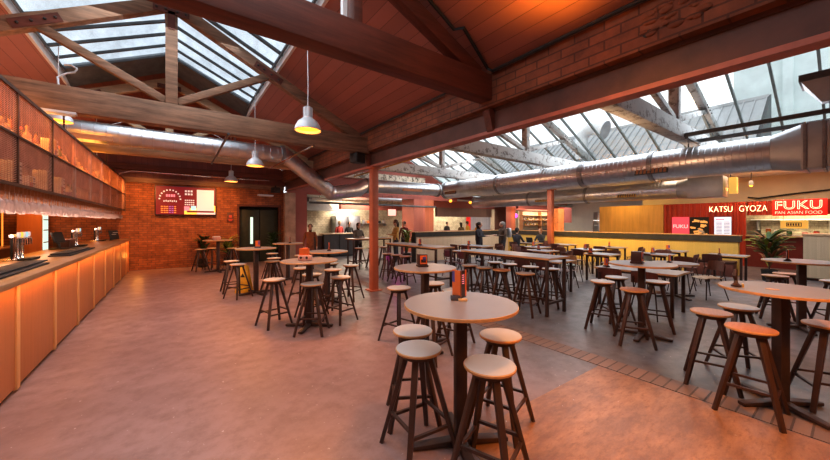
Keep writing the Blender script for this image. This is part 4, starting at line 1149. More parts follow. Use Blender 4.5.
for yy in (.7, 4.6):
    g = mb().box((-.32, yy, -.13), (.03, .7, .14), Matrix.Rotation(.35, 3, 'Y')).make('vent_grille', 'box_y', D2)
    b = MB().use('grey_metal'); [b.box((-.339, yy - .3 + .085 * i, -.13), (.012, .03, .12), Matrix.Rotation(.35, 3, 'Y')) for i in range(8)]; b.make('louvre', None, g)
for yy in (-.4, 4, 8): mb().bb(-.008, .008, yy - .01, yy + .01, .34, .52).make('hanger_rod', 'grey_metal', D2)
D3 = thing('ceiling_duct', 'round duct crossing the bar room behind the truss and dropping below the girder', 'air duct', (2.6, 10.2, 3.62))
duct_run(D3, 'duct_pipe', (-6.7, 0, .06), (0, 0, .03), .235, 'steel', .2)
duct_run(D3, 'duct_pipe', (.06, 0, 0), (1.42, 0, -.98), .225, 'steel', .12)
duct_run(D3, 'duct_pipe', (1.55, 0, -1.02), (2.3, 0, -.9), .225, 'steel', .12)
duct_run(D3, 'duct_pipe', (2.75, 0, -.70), (6.0, 0, -.67), .235, 'steel', .2)
for p, rr in (((.03, 0, .02), .24), ((1.48, 0, -1.01), .245)): mb().ball(p, rr, 20).make('elbow', 'steel', D3)
mb().tube([(2.25, 0, -.91), (2.45, 0, -.86), (2.6, 0, -.75), (2.78, 0, -.70)], .23, 24, True, [.23, .24, .24, .235]).make('elbow', 'steel', D3)
collar(D3, (2.72, 0, -.70), (2.84, 0, -.70), .24); collar(D3, (5.95, 0, -.67), (6.05, 0, -.67), .24); collar(D3, (-.1, 0, .03), (0, 0, .03), .24)
for xx in (-4.2, 4.6): mb().box((xx, -.222, -.11 if xx < 0 else -.77), (.9, .03, .1)).make('vent_grille', 'rack', D3)
mb().bb(-1.3, -1.28, -.01, .01, .25, .9).make('hanger_rod', 'grey_metal', D3); mb().bb(-5, -4.98, -.01, .01, .25, .5).make('hanger_rod', 'grey_metal', D3)
SF = thing('ceiling_strut_frame', 'dark steel channel frame above the big duct on the right', 'strut frame', (9.6, 0, 3.56))
for xx in (-.52, .38): mb().bb(xx - .03, xx + .03, -4.5, 2.3, -.03, .05).make('channel', 'grey_metal', SF)
for yy in (2.25, -.15, -2.6): mb().bb(-.55, .41, yy - .03, yy + .03, -.07, -.03).make('cross_channel', 'grey_metal', SF)
mb().bb(-.53, -.5, -.2, -.17, .05, .55).make('hanger_rod', 'grey_metal', SF)
EH = thing('ceiling_extract_hood', 'grey tapered extract hood with a dark flat lid at the upper right', 'extract hood', (9.35, .3, 3.98))
EH.scale = (.7, .7, .7)
mb().bb(-.5, .5, -.5, .5, .25, .42).make('lid', 'grey_metal', EH, .006)
mb().hexa([(-.14, -.14, -.28), (.14, -.14, -.28), (.14, .14, -.28), (-.14, .14, -.28), (-.46, -.46, .25), (.46, -.46, .25), (.46, .46, .25), (-.46, .46, .25)]).make('hopper', 'white_timber' if False else 'steel_matte', EH)
mb().tube([(0, 0, -.28), (0, 0, -.5)], .03, 8).make('stem', 'grey_metal', EH)
mb().tube([(.3, -.55, .2), (.3, -.55, -.6)], .16, 20).make('flue', 'extwhite', EH)

def pipe(name, label, pts, r, mat, cat='pipe'):
    return tag(mb().tube(pts, r, 10).make(name, mat), label, cat)
pipe('ceiling_conduit', 'black conduit along the top of the brick valley wall', [(3.6, -4, 3.78), (3.6, 3.06, 3.78), (3.56, 3.12, 3.83), (2.95, 2.98, 4.12), (2.90, 3.10, 4.14), (2.0, 3.06, 4.56)], .022, 'black', 'conduit')
pipe('ceiling_conduit', 'thin black conduit along the valley wall beyond the near truss', [(3.6, 3.5, 3.78), (3.6, 13.9, 3.78)], .016, 'black', 'conduit')
pipe('ceiling_pipe', 'dark pipe hung between two trusses in front of the round duct', [(.78, 6.85, 3.27), (.80, 10.65, 3.27)], .022, 'grey_metal')
pipe('ceiling_pipe', 'silver pipe running under the trusses towards the round duct bend', [(2.36, 6.85, 3.28), (2.28, 10.65, 3.28)], .02, 'chrome')
pipe('ceiling_pipe', 'silver conduit across the top of the brick end wall', [(-1.6, 14.35, 3.2), (-1.2, 14.35, 3.36), (3.1, 14.35, 3.34)], .022, 'chrome')
pipe('ceiling_pipe', 'yellow lit rod running below the white trusses', [(5.4, 11.2, 3.36), (5.4, 5.4, 3.48)], .025, 'box_y')  # yellow light on the rod is put into its colour
pipe('ceiling_cable', 'white looped cable at the left edge of the skylight', [(-1.43, 7.16, 3.70), (-1.45, 7.18, 3.84), (-1.36, 7.2, 3.93), (-1.27, 7.2, 3.97), (-1.24, 7.2, 4.03), (-1.3, 7.2, 4.07), (-1.38, 7.2, 4.06)], .014, 'lampwhite', 'cable')
t = thing('ceiling_batten_light', 'white strip light fixed under the middle truss above the bar', 'strip light', (-1.75, 6.95, 3.27))
mb().bb(-.55, .55, -.045, .045, -.03, .05).make('body', 'lampwhite', t, .006); mb().bb(-.53, .53, -.03, .03, -.045, -.03).make('diffuser', 'white', t)
for x, y, z, lab in ((3.45, 7.0, 3.14, 'black loudspeaker under the middle truss at the girder'), (3.3, 14.2, 2.95, 'black loudspeaker in the corner above the doorway')):
    t = thing('wall_mounted_speaker', lab, 'loudspeaker', (x, y, z), .3)
    mb().bb(-.14, .14, -.12, .12, -.1, .12).make('cabinet', 'black', t, .01); mb().bb(-.12, .12, -.128, -.1202, -.08, .1).make('grille', 'bolt', t)
    mb().bb(-.02, .02, -.02, .02, .12, .2).make('bracket', 'black', t)
t = thing('wall_mounted_light', 'white emergency light fitting over the doorway', 'emergency light', (2.9, 14.1, 2.72), .2)
mb().bb(-.3, .3, -.06, .06, -.03, .03).make('body', 'lampwhite', t, .01); mb().bb(-.02, .02, -.02, .45, .03, .05).make('bracket', 'grey_metal', t); mb().bb(-.26, .26, -.05, .05, -.045, -.03).make('diffuser', 'cream', t)
t = thing('wall_sign', 'small dark red sign on the brick beside the doorway', 'sign', (1.72, 14.585, 1.82))
mb().bb(-.11, .11, -.012, .0, -.19, .19).make('plate', 'chairwood', t, .003); q = MB().use('box_r').bb(-.05, .05, -.014, -.0122, .0, .1).bb(-.08, .08, -.014, -.0122, -.08, -.05).bb(-.06, .06, -.014, -.0122, -.13, -.1); q.make('emblem', None, t)

# ------------------------------------------------------------------ pendant lamps
def pendant():
    t = thing('pendant_lamp', 'x', 'pendant lamp')
    mb().lathe([(.20, 0), (.205, .008), (.19, .07), (.15, .14), (.10, .18), (.075, .20), (.07, .22), (.07, .36), (.05, .375), (.02, .38), (.018, .378), (.06, .36), (.06, .21), (.14, .13), (.18, .065), (.19, .008)], 28, cap=False).make('shade', 'lampwhite', t)
    mb().lathe([(.001, .035), (.17, .035), (.175, .05), (.001, .06)], 24, cap=False).make('bulb', 'bulbglow', t)
    b = MB(); [b.bb(.069 * math.cos(a) - .006, .069 * math.cos(a) + .006, .069 * math.sin(a) - .006, .069 * math.sin(a) + .006, .22, .36) for a in [k * PI / 4 for k in range(8)]]
    b.make('cooling_fin', 'lampwhite', t)
    mb().tube([(0, 0, .375), (.006, .004, .7), (-.004, 0, 1.1), (0, 0, 1.66)], .008, 8).make('cord', 'lampwhite', t)
    return t
PL = [(1.68, 5.15, 3.09, 'pendant lamp in the middle of the bar room, largest in view'), (1.60, 8.95, 3.05, 'pendant lamp behind the middle truss in front of the round duct'),
      (1.52, 12.7, 3.03, 'small pendant lamp hanging before the brick end wall'), (-1.78, 8.9, 3.54, 'pendant lamp above the gantry on the left'), (-1.8, 12.7, 3.05, 'pendant lamp at the far end above the bar'),
      (2.55, 1.45, 3.72, 'pendant lamp over the camera side of the bar room')]
pb = pendant()
for k, (x, y, z, lab) in enumerate(PL):
    p = pb if k == 0 else dup(pb, (0, 0, 0)); p.location = (x, y, z); p['label'] = lab; p['group'] = 'pendant lamps in the bar room'
    zt = r1(x) if abs(x - RX) > 1.83 else r1(x) + .1
    p.scale = (1, 1, 1)
    for c in p.children:
        if c.name.startswith('cord'):
            c.scale = (1, 1, 1)
            L = (zt - z - .375) / (1.66 - .375); c.location.z = .375 - .375 * L; c.scale.z = L

# ------------------------------------------------------------------ menu screen on the brick wall (letters too small to read: plain marks)
tv = thing('wall_menu_tv', 'wide red menu screen split in two on the brick end wall', 'menu screen', (.32, 14.58, 2.42))
mb().bb(-.92, .92, -.10, -.02, -.53, .53).make('case', 'tvframe', tv, .006); mb().bb(-.2, .2, -.02, .015, -.2, .2).make('wall_bracket', 'black', tv)
sc = mb().bb(-.89, -.09, -.106, -.1005, -.50, .50).make('left_screen', 'tvred', tv)
b = MB().use('tvwhite')
for k in range(11):
    a = PI * (.02 + .96 * k / 10); x, z = -.49 + .30 * math.cos(a), .03 + .34 * math.sin(a)
    b.box((x, -.1085, z), (.045, .003, .05), Matrix.Rotation(-(a - PI / 2), 3, 'Y'))
for k in range(7): b.box((-.66 + .058 * k, -.1085, -.03 + .012 * (k % 2)), (.035, .003, .055))
b.use('tvpink'); [b.box((-.58 + .07 * k, -.1085, .17), (.05, .003, .09)) for k in range(4)]
b.use('tvorange'); [b.box((-.72 + .075 * k, -.1085, -.22 - .07 * r_), (.055, .003, .035)) for k in range(6) for r_ in range(4) if not (k in (3, 4))]
b.use('tvpurple'); [b.box((-.72 + .075 * k, -.1085, -.22 - .07 * r_), (.055, .003, .035)) for k in (3, 4) for r_ in range(4)]
b.make('lettering', None, sc)
s2 = mb().bb(-.09, .89, -.106, -.1005, -.50, .50).make('right_screen', 'tvred', tv)
b = MB().use('tvwhite').bb(.30, .84, -.109, -.1065, -.30, .42)
for r_ in range(2): [b.box((-.03 + .085 * k, -.1085, .35 - .11 * r_), (.06, .003, .07)) for k in range(3)]
for r_ in range(3): [b.box((-.04 + .06 * k, -.1085, .02 - .08 * r_), (.045, .003, .04)) for k in range(5)]
b.use('tvyellow').bb(-.08, .3, -.109, -.1065, -.49, -.26).bb(.84, .885, -.109, -.1065, -.4, -.16); b.use('tvpink').bb(-.08, .08, -.1095, -.109, -.36, -.2); b.use('tvblue').bb(.12, .28, -.1095, -.109, -.34, -.18)
b.use('tvwhite').bb(.3, .885, -.1085, -.1065, -.49, -.3); b.use('tvred').bb(0, .84, -.1105, -.1091, -.42, -.36)
b.make('lettering', None, s2)

# ------------------------------------------------------------------ booth wall
bw = thing('booth_wall', 'low booth wall with a dark green cap and pale reeded panels around the dining area', 'booth wall', (14, 6, 0))
mb().bb(-.1, .1, -3.8, 4.78, 0, 1.03).make('panel', 'boothwall', bw); mb().bb(-.13, .13, -3.85, 4.9, 1.03, 1.22).make('cap', 'boothcap', bw); mb().bb(-.14, .14, -3.87, 4.9, 1.22, 1.245).make('cap_edge', 'captop', bw)
mb().bb(-6.05, .1, 4.78, 4.98, 0, 1.03).make('panel', 'boothwall_x', bw); mb().bb(-6.1, .13, 4.75, 5.01, 1.03, 1.22).make('cap', 'boothcap', bw); mb().bb(-6.12, .14, 4.74, 5.02, 1.22, 1.245).make('cap_edge', 'captop', bw)
mb().bb(-6.12, -6.05, 4.75, 5.01, 0, 1.03).make('end_post', 'boothcap', bw)
bn = thing('booth_bench', 'dark bench seat against the right end of the booth wall', 'bench', (13.6, 2.5, 0))
mb().bb(-.22, .22, -.28, .9, 0, .38).make('base', 'chairwood', bn, .004); mb().bb(-.23, .23, -.3, .9, .38, .46).make('cushion', 'dark_card', bn, .02)

# ------------------------------------------------------------------ vendor front with neon signs
vf = thing('food_stall_front', 'red corrugated food stall front with a lit serving hatch', 'food stall', (17.2, 1, 0))
def corr(y0, y1, z0, z1, name):
    pts = []; y = y0; k = 0; st = .07
    while y < y1: pts.append((y, 0 if (k // 2) % 2 == 0 else .045)); y += (st if k % 2 == 0 else .018); k += 1
    poly = [(p[1], p[0]) for p in pts] + [(.09, y1), (.09, y0)]
    return mb().prism([(q[0], q[1] - 1) for q in poly], 'z', z0, z1).make(name, 'redcorr', vf, smooth=0)
corr(2.52, 5.06, 0, 2.41, 'cladding'); corr(-4.5, 2.5, 1.9, 2.41, 'fascia_cladding')
mb().bb(-.02, .1, -5.5, 1.52, 0, 1.12).make('hatch_base', 'darkred', vf); mb().bb(-.18, .25, -5.5, 1.5, 1.12, 1.17).make('hatch_counter', 'counterwood', vf, .004)
mb().bb(.0, .09, -.6, -.5, 1.17, 1.9).make('hatch_post', 'redcorr', vf)
sg = thing('neon_sign', 'red neon sign reading FUKU over PAN ASIAN FOOD', 'neon sign', (17.16, 1.24, 2.15))
mb().bb(-.02, .02, -.62, .6, -.28, .28).make('backboard', 'signred', sg, .004)
text('lettering', 'FUKU', .40, 'neonpale', facing_minus_x(17.12, 1.25, 2.10), sg, outline=.0065, width=1.04, spacing=1.05)
text('lettering', 'PAN ASIAN FOOD', .15, 'neonpale', facing_minus_x(17.12, 1.25, 1.925), sg, extrude=.006, width=1.04, thin=-.004)
for word, y, wd in (('KATSU', 3.21, .66), ('GYOZA', 2.33, .72)):
    ns = thing('neon_sign', 'warm white neon lettering reading ' + word + ' on the red corrugated front', 'neon sign', (17.16, y, 2.05))
    mb().bb(0, .03, -.36, .36, .02, .05).bb(0, .03, -.36, .36, .19, .22).make('mounting_rail', 'redcorr', ns)
    text('lettering', word, .33, 'neonwhite', facing_minus_x(17.14, y, 2.04), ns, extrude=.01, width=wd, thin=-.008)
def poster(y, z0, z1, w, mat, label):
    t = thing('wall_poster', label, 'poster', (17.18, y, z0))
    mb().bb(-.03, .0, -w / 2, w / 2, 0, z1 - z0).make('frame', 'black' if mat != 'posterpink' else 'posterpink', t, .003)
    mb().bb(-.034, -.0302, -w / 2 + .015, w / 2 - .015, .015, z1 - z0 - .015).make('sheet', mat, t); return t
p = poster(4.47, 1.02, 1.86, .58, 'posterpink', 'pink poster reading FUKU on the red corrugated wall')
text('lettering', 'FUKU', .2, 'tvwhite', facing_minus_x(17.143, 4.47, 1.40), p, extrude=.002, width=.5, thin=.006)
p = poster(3.86, 1.02, 1.85, .60, 'black', 'black poster with a glowing orange dish between pink and white posters')
b = MB().use('foodglow'); random.seed(3)
for k in range(16):
    b.box((-.036 - .0004 * k, random.uniform(-.2, .2), .42 + random.uniform(-.3, .3)), (.002, random.uniform(.08, .2), random.uniform(.04, .09)), Matrix.Rotation(random.uniform(-.6, .6), 3, 'X'))
b.use('label_w'); [b.box((-.044, .02 * k - .1, .2 + .05 * k), (.002, .24, .03), Matrix.Rotation(.5, 3, 'X')) for k in range(3)]
b.make('dish_print', None, p)
p = poster(3.15, 1.02, 1.86, .52, 'posterwhite', 'white backlit menu poster beside the serving hatch')
b = MB().use('menutext'); [b.bb(-.0365, -.0342, -.2 + .22 * c, -.03 + .22 * c, .62 - .055 * r_, .64 - .055 * r_) for r_ in range(9) for c in range(2)]
b.use('tvpink').bb(-.0365, -.0342, -.05, .2, .71, .75); b.make('print', None, p)
yb = thing('hanging_menu_box', 'glowing yellow box sign with a dark framed plate hanging in the serving hatch', 'sign', (17.75, 1.38, 1.42))
mb().bb(-.08, .08, -.32, .32, 0, .28).make('box', 'yellowbox', yb, .006); q = mb().bb(-.088, -.0805, -.18, .18, .07, .21).make('plate', 'dark_card', yb)
b = MB().use('yellowbox').bb(-.0895, -.0885, -.16, .16, .09, .19).use('dark_card'); [b.bb(-.0905, -.0896, -.13 + .06 * k, -.09 + .06 * k, .10, .18) for k in range(5)]; b.make('plate_marks', None, q)
for s in (-1, 1): mb().bb(-.005, .005, s * .25 - .005, s * .25 + .005, .28, 1.1).make('hanger', 'chrome', yb)
sh = thing('hatch_shelf', 'white shelf at the back of the serving hatch', 'shelf', (18.9, 1, 1.72)); mb().bb(-.2, .36, -2.5, 1.6, 0, .04).make('board', 'white', sh); mb().bb(-.2, .36, -2.5, 1.6, -.6, -.56).make('lower_board', 'fridge', sh)
for s in (-2.3, -.4, 1.4): mb().bb(-.1, .36, s, s + .04, -1.72, 0).make('upright', 'fridge', sh)
for k, (y, m, h) in enumerate(((2.2, 'black', .16), (1.95, 'amberglass', .24), (1.45, 'greenglass', .14), (1.1, 'box_r', .12), (.85, 'box_r', .16), (1.75, 'white', .18))):
    t = thing('sauce_tub', ('black', 'amber', 'green', 'orange red', 'tall red', 'white')[k] + ' sauce tub on the serving hatch counter', 'tub', (17.25, y, 1.172), 0, 'tubs on the serving hatch counter')
    mb().lathe([(.05, 0), (.065, .01), (.07, h * .8), (.06, h)], 14).make('tub', m, t); mb().lathe([(.062, h), (.064, h + .015), (.01, h + .02)], 14).make('lid', 'white' if k % 2 else 'black', t)
cb = thing('serving_cabinet', 'pale oak slatted serving cabinet at the right edge', 'cabinet', (14.75, -.8, 0))
mb().bb(-.35, .5, -2.5, 1.75, .08, 1.27).make('body', 'palecab', cb); mb().bb(-.38, .53, -2.5, 1.78, 1.27, 1.32).make('top', 'counterwood', cb, .004); mb().bb(-.3, .45, -2.5, 1.7, 0, .08).make('plinth', 'legwood', cb)
for x, y, z, lab in ((15.9, 2.2, 2.95, 'small amber spotlight above the stall sign, right one'), (16.1, 2.75, 2.95, 'small amber spotlight above the stall sign by the duct end')):
    t = thing('ceiling_spotlight', lab, 'spotlight', (x, y, z))
    mb().tube([(0, 0, .45), (0, 0, .1)], .012, 8).make('stem', 'black', t); mb().lathe([(.05, -.04), (.06, .0), (.05, .1), (.02, .12)], 14).make('head', 'lampwhite', t); mb().ball((0, 0, -.04), .05, 12).make('bulb', 'bulbglow', t)
pipe('ceiling_cable', 'black cable sagging across the cream bulkhead on the right', [(18.15, 2.6, 2.62), (18.1, 2.3, 2.56), (18.12, 1.6, 2.66), (18.15, .2, 2.8), (18.15, -2, 2.95)], .03, 'black', 'cable')
tag(mb().bb(-.12, .12, -.1, .1, 0, .55).make('duct_end_glow', 'yellowbox', loc=(15.35, 2.55, 2.62)), 'added glowing panel standing for amber light on the lower duct end', 'panel')  # emissive panel added in place of amber light on the duct end
# ------------------------------------------------------------------ people
PM = {}
def cloth(c):
    k = tuple(c)
    if k not in PM: PM[k] = plain('cloth_%d' % len(PM), c, .85, 0, .2, 12)
    return PM[k]
def person(label, x, y, head, h=1.7, pose='stand', top=(.03, .03, .035), legs=(.03, .035, .05), hair=(.02, .013, .01), long_hair=False, arms='down', seat=.46):
    t = thing('person', label, 'person', (x, y, 0), head); k = h / 1.72
    J = []; Rr = []; Tg = []; E = []
    def j(p, r, tg, par=None):
        J.append(Vector(p)); Rr.append(r); Tg.append(tg)
        if par is not None: E.append((par, len(J) - 1))
        return len(J) - 1
    zp = .95 if pose == 'stand' else seat / k + .14
    dz = zp - .95
    pel = j((0, 0, zp), .135, 'top'); sp = j((0, 0, 1.16 + dz), .125, 'top', pel); ch = j((.0, 0, 1.34 + dz), .14, 'top', sp); nb = j((.0, 0, 1.46 + dz), .065, 'top', ch); nk = j((.015, 0, 1.53 + dz), .052, 'skin', nb)
    for s in (-1, 1):
        hp = j((0.02, s * .085, zp - .05), .095, 'legs', pel)
        if pose == 'stand':
            kn = j((.03 + .02 * s, s * .095, .50), .062, 'legs', hp); an = j((.0 + .03 * s, s * .10, .09), .042, 'legs', kn); to = j((.15 + .03 * s, s * .115, .035), .034, 'shoe', an)
        else:
            kn = j((.44, s * .11, zp - .02), .066, 'legs', hp); an = j((.42, s * .11, .10), .042, 'legs', kn); to = j((.57, s * .12, .035), .034, 'shoe', an)
        sh = j((0, s * .175, 1.41 + dz), .058, 'top', ch)
        if arms == 'down': el, wr = (-.02, s * .245, 1.13 + dz), (.07, s * .245, .88 + dz)
        elif arms == 'table': el, wr = (.14, s * .24, 1.16 + dz), (.36, s * .13, 1.17 + dz)
        else: el, wr = (.06, s * .25, 1.14 + dz), (.27, s * .10, 1.16 + dz)
        e = j(el, .045, 'top', sh); w_ = j(wr, .032, 'top', e)
        d = (Vector(wr) - Vector(el)).normalized(); sd = Vector((0, 0, 1)).cross(d).normalized() if abs(d.z) < .8 else Vector((1, 0, 0))
        pm = j(Vector(wr) + d * .06, .030, 'skin', w_)
        for q in range(4):
            f1 = j(J[pm] + d * .05 + sd * (.024 - .016 * q), .0095, 'skin', pm); f2 = j(J[f1] + d * (.034 - .006 * abs(q - 1.3)) + Vector((0, 0, -.014)), .008, 'skin', f1)
        th = j(J[pm] + sd * .04 * -s + d * .012, .011, 'skin', pm); j(J[th] + d * .034, .009, 'skin', th)
    me = bpy.data.meshes.new('skeleton'); me.from_pydata([p * k for p in J], E, []); me.update()
    o = bpy.data.objects.new('skeleton', me); COL.objects.link(o)
    o.modifiers.new('skin', 'SKIN'); sb = o.modifiers.new('sub', 'SUBSURF'); sb.levels = 1; sb.render_levels = 1
    for v, r in zip(me.skin_vertices[0].data, Rr): v.radius = (r * k, r * k)
    me.skin_vertices[0].data[0].use_root = True
    dg = bpy.context.evaluated_depsgraph_get(); dg.update()
    body = bpy.data.meshes.new_from_object(o.evaluated_get(dg)); bpy.data.objects.remove(o)
    bm = bmesh.new(); bm.from_mesh(body)
    mats = [cloth(top), cloth(legs), M['skin'], M['shoe'], M['black']]; idx = {'top': 0, 'legs': 1, 'skin': 2, 'shoe': 3}
    segs = [(J[a] * k, J[b_] * k, Tg[b_], Rr[b_] * k) for a, b_ in E]
    for f in bm.faces:
        c = f.calc_center_median(); best = None
        for a, b_, tg, r in segs:
            ab = b_ - a; u = max(0, min(1, (c - a).dot(ab) / ab.length_squared)); dd = (c - (a + ab * u)).length - r
            if best is None or dd < best[0]: best = (dd, tg)
        f.material_index = idx[best[1]]; f.smooth = True
    b = MB(); b.bm.free(); b.bm = bm; b.mats = mats
    hc = Vector((.03, 0, 1.64 + dz)) * k; b.mi = 2
    b.lathe([(.001, -.125), (.035, -.12), (.055, -.09), (.068, -.04), (.076, .02), (.074, .06), (.055, .10), (.02, .118), (.001, .12)], 16, hc, Matrix.Diagonal((1.15 * k, .98 * k, k)).to_3x3(), cap=False)
    b.prism([(.0, .02), (.03, -.03), (.0, -.035)], 'y', -.011, .011); 
    for v in b.bm.verts[-6:]: v.co = v.co * k + hc + Vector((.078 * k, 0, 0))
    for s in (-1, 1):
        b.ball(hc + Vector((0, s * .076, -.01)) * k, .02 * k, 8, (.6, .4, 1.2))
        b.mi = 4; b.ball(hc + Vector((.076, s * .03, .01)) * k, .009 * k, 8); b.mi = 2
    b.mi = 4; b.box(hc + Vector((.070, 0, -.062)) * k, (.008 * k, .03 * k, .005 * k)); b.mi = 2
    b.make('body', None, t, smooth=80)
    hb = MB()
    hm = Matrix.Diagonal((1.2 * k, 1.08 * k, 1.02 * k)).to_3x3()
    prof = [(.082, -.01), (.084, .03), (.076, .075), (.05, .108), (.02, .124), (.001, .126)]
    hb.lathe(prof, 16, hc + Vector((-.016, 0, .006)), hm, cap=False)
    hb.lathe([(.02, -.08 if not long_hair else -.24), (.05, -.06 if not long_hair else -.2), (.066 if not long_hair else .072, -.02), (.066, .05), (.03, .08)], 14, hc + Vector((-.038, 0, 0)) * k, hm)
    hb.make('hair', cloth(hair), t)
    return t
Y_ = (.62, .33, .04)
p1 = person('standing guest in a dark coat with dark hair holding an orange item', 10.08, 9.3, -1.2, 1.60, 'stand', (.018, .018, .028), (.02, .02, .03), (.018, .01, .008), True, 'hold')
p2 = person('standing guest in a brown jacket with grey hair turned to the dark coat guest', 11.08, 8.87, 2.75, 1.62, 'stand', (.07, .04, .025), (.04, .04, .05), (.16, .14, .13), True, 'hold')
for q in (p1, p2): q.scale = (1.3, 1.3, 1)
t = thing('backpack', 'pale blue backpack worn by the guest in the brown jacket', 'backpack', (11.33, 8.76, 1.0), 2.75)
mb().bb(-.07, .07, -.14, .14, 0, .40).make('bag', 'fridge', t, .04); mb().bb(-.1, -.07, -.1, .1, .05, .2).make('pocket', 'fridge', t, .01)
for s in (-1, 1): mb().tube([(.07, s * .1, .38), (.12, s * .11, .42), (.09, s * .11, .1)], .012, 8).make('strap', 'black', t)
p3 = person('seated guest in a dark jacket over a white shirt at the laptop table', 11.86, 8.75, 0, 1.70, 'sit', (.025, .023, .03), (.03, .03, .04), (.02, .014, .01), False, 'table')
p4 = person('seated guest with reddish hair bent over a laptop by the booth wall', 13.26, 8.5, PI, 1.62, 'sit', (.02, .02, .024), (.03, .03, .04), (.20, .075, .03), False, 'table')
person('kitchen worker in dark clothes in the pale stall kitchen', 14.6, 16.3, -1.6, 1.62, 'stand', (.03, .03, .03), (.03, .03, .03))
person('guest in a brown top waiting at the stall counter', 13.95, 14.3, 1.5, 1.58, 'stand', (.16, .09, .03), (.03, .03, .04), (.05, .03, .015), True)
person('guest in a bright yellow top waiting at the stall counter', 14.55, 14.35, 1.9, 1.66, 'stand', Y_, (.04, .04, .06), (.12, .06, .02))
person('guest in an orange yellow top farther right at the stall counter', 15.3, 14.25, 1.6, 1.55, 'stand', (.55, .22, .03), (.03, .03, .04), (.30, .12, .03))
person('cook with pale hair and a red top behind the open kitchen counter', 6.85, 16.0, -1.4, 1.66, 'stand', (.45, .05, .04), (.02, .02, .02), (.50, .36, .22))
person('cook in black behind the open kitchen counter', 7.45, 16.1, -1.7, 1.62, 'stand', (.02, .02, .02), (.02, .02, .02))
person('guest in a yellow striped shirt standing at the end of the far high table', 7.12, 11.0, PI - .2, 1.70, 'stand', (.50, .30, .08), (.04, .04, .05), (.07, .03, .015), False, 'hold')
person('guest in dark clothes standing between the yellow shirt and the plant', 7.9, 12.1, 2.6, 1.62, 'stand', (.035, .028, .03), (.03, .03, .04), (.02, .014, .01), True)
person('guest in a dark red top standing before the boarded column', 8.55, 12.5, -2.6, 1.64, 'stand', (.20, .04, .03), (.03, .03, .04), (.02, .014, .01))
person('guest in a grey patterned top behind the far high table', 5.75, 11.6, -1.5, 1.58, 'stand', (.13, .11, .09), (.04, .035, .03), (.03, .02, .012), True, 'hold')
person('guest in rust brown clothes beside the plastered column', 3.8, 11.4, -1.9, 1.54, 'stand', (.22, .065, .02), (.18, .05, .018), (.10, .03, .012), True)
t = thing('laptop', 'dark open laptop on the low table by the booth wall', 'laptop', (12.62, 8.55, .751), 0)
mb().bb(-.11, .11, -.16, .16, 0, .015).make('base', 'black', t, .003); mb().box((-.14, 0, .12), (.012, .32, .22), Matrix.Rotation(-.3, 3, 'Y')).make('screen', 'black', t, .003)

# ------------------------------------------------------------------ plants
def plant(label, x, y, h, leaves, mats, pot=.16, spread=.5, seed=1, ph=.3):
    rnd = random.Random(seed)
    t = thing('potted_plant', label, 'plant', (x, y, 0))
    mb().lathe([(pot * .7, 0), (pot * .8, .02), (pot, ph), (pot * .92, ph + .005), (pot * .9, ph - .03), (.01, ph - .03)], 18).make('pot', 'black', t)
    b = MB()
    for k in range(3): b.tube([(0, 0, ph - .05), (.03 * math.cos(k * 2.1), .03 * math.sin(k * 2.1), h * .5), (.07 * math.cos(k * 2.1), .07 * math.sin(k * 2.1), h * .72)], .012, 7)
    b.make('stem', 'legwood', t)
    b = MB()
    for k in range(leaves):
        b.use(mats[k % len(mats)])
        a = rnd.uniform(0, 2 * PI); z0 = rnd.uniform(ph + .05, h * .75); L = rnd.uniform(.6, 1.) * spread; up = rnd.uniform(.1, .9) * (h - z0); w_ = rnd.uniform(.03, .06)
        d = Vector((math.cos(a), math.sin(a), 0)); sd = Vector((-d.y, d.x, 0)); pts = []
        for i in range(6):
            u = i / 5; p = d * (L * u) + Vector((0, 0, z0 + up * (u * 1.6 - u * u * .9)))
            ww = w_ * (math.sin(PI * min(.97, .12 + u * .88)) + .05); pts.append((p - sd * ww, p + Vector((0, 0, .012)), p + sd * ww))
        for A, B in zip(pts, pts[1:]):
            b.quad((A[0], A[1], B[1], B[0])); b.quad((A[1], A[2], B[2], B[1]))
    b.make('foliage', None, t)
    return t
plant('big palm like plant with green and reddish leaves at the end of the booth wall', 13.42, 1.5, 1.62, 90, ['leaf', 'leaf_y', 'leaf', 'leaf_r'], .17, .55, 3, .32)
plant('dark spiky plant in the shadow beside the doorway', 3.2, 14.15, 1.45, 50, ['leaf'], .17, .4, 5)
plant('dark bushy plant behind the table near the brick wall, left one', .78, 14.2, 1.4, 60, ['leaf', 'leaf_r'], .17, .35, 8)
plant('yellowish bushy plant behind the table near the brick wall, right one', 1.62, 14.2, 1.28, 60, ['leaf_y', 'leaf'], .17, .38, 9)
plant('yellow green plant before the boarded column', 8.05, 11.55, 1.5, 46, ['leaf_y', 'leaf_y', 'leaf'], .17, .32, 11)

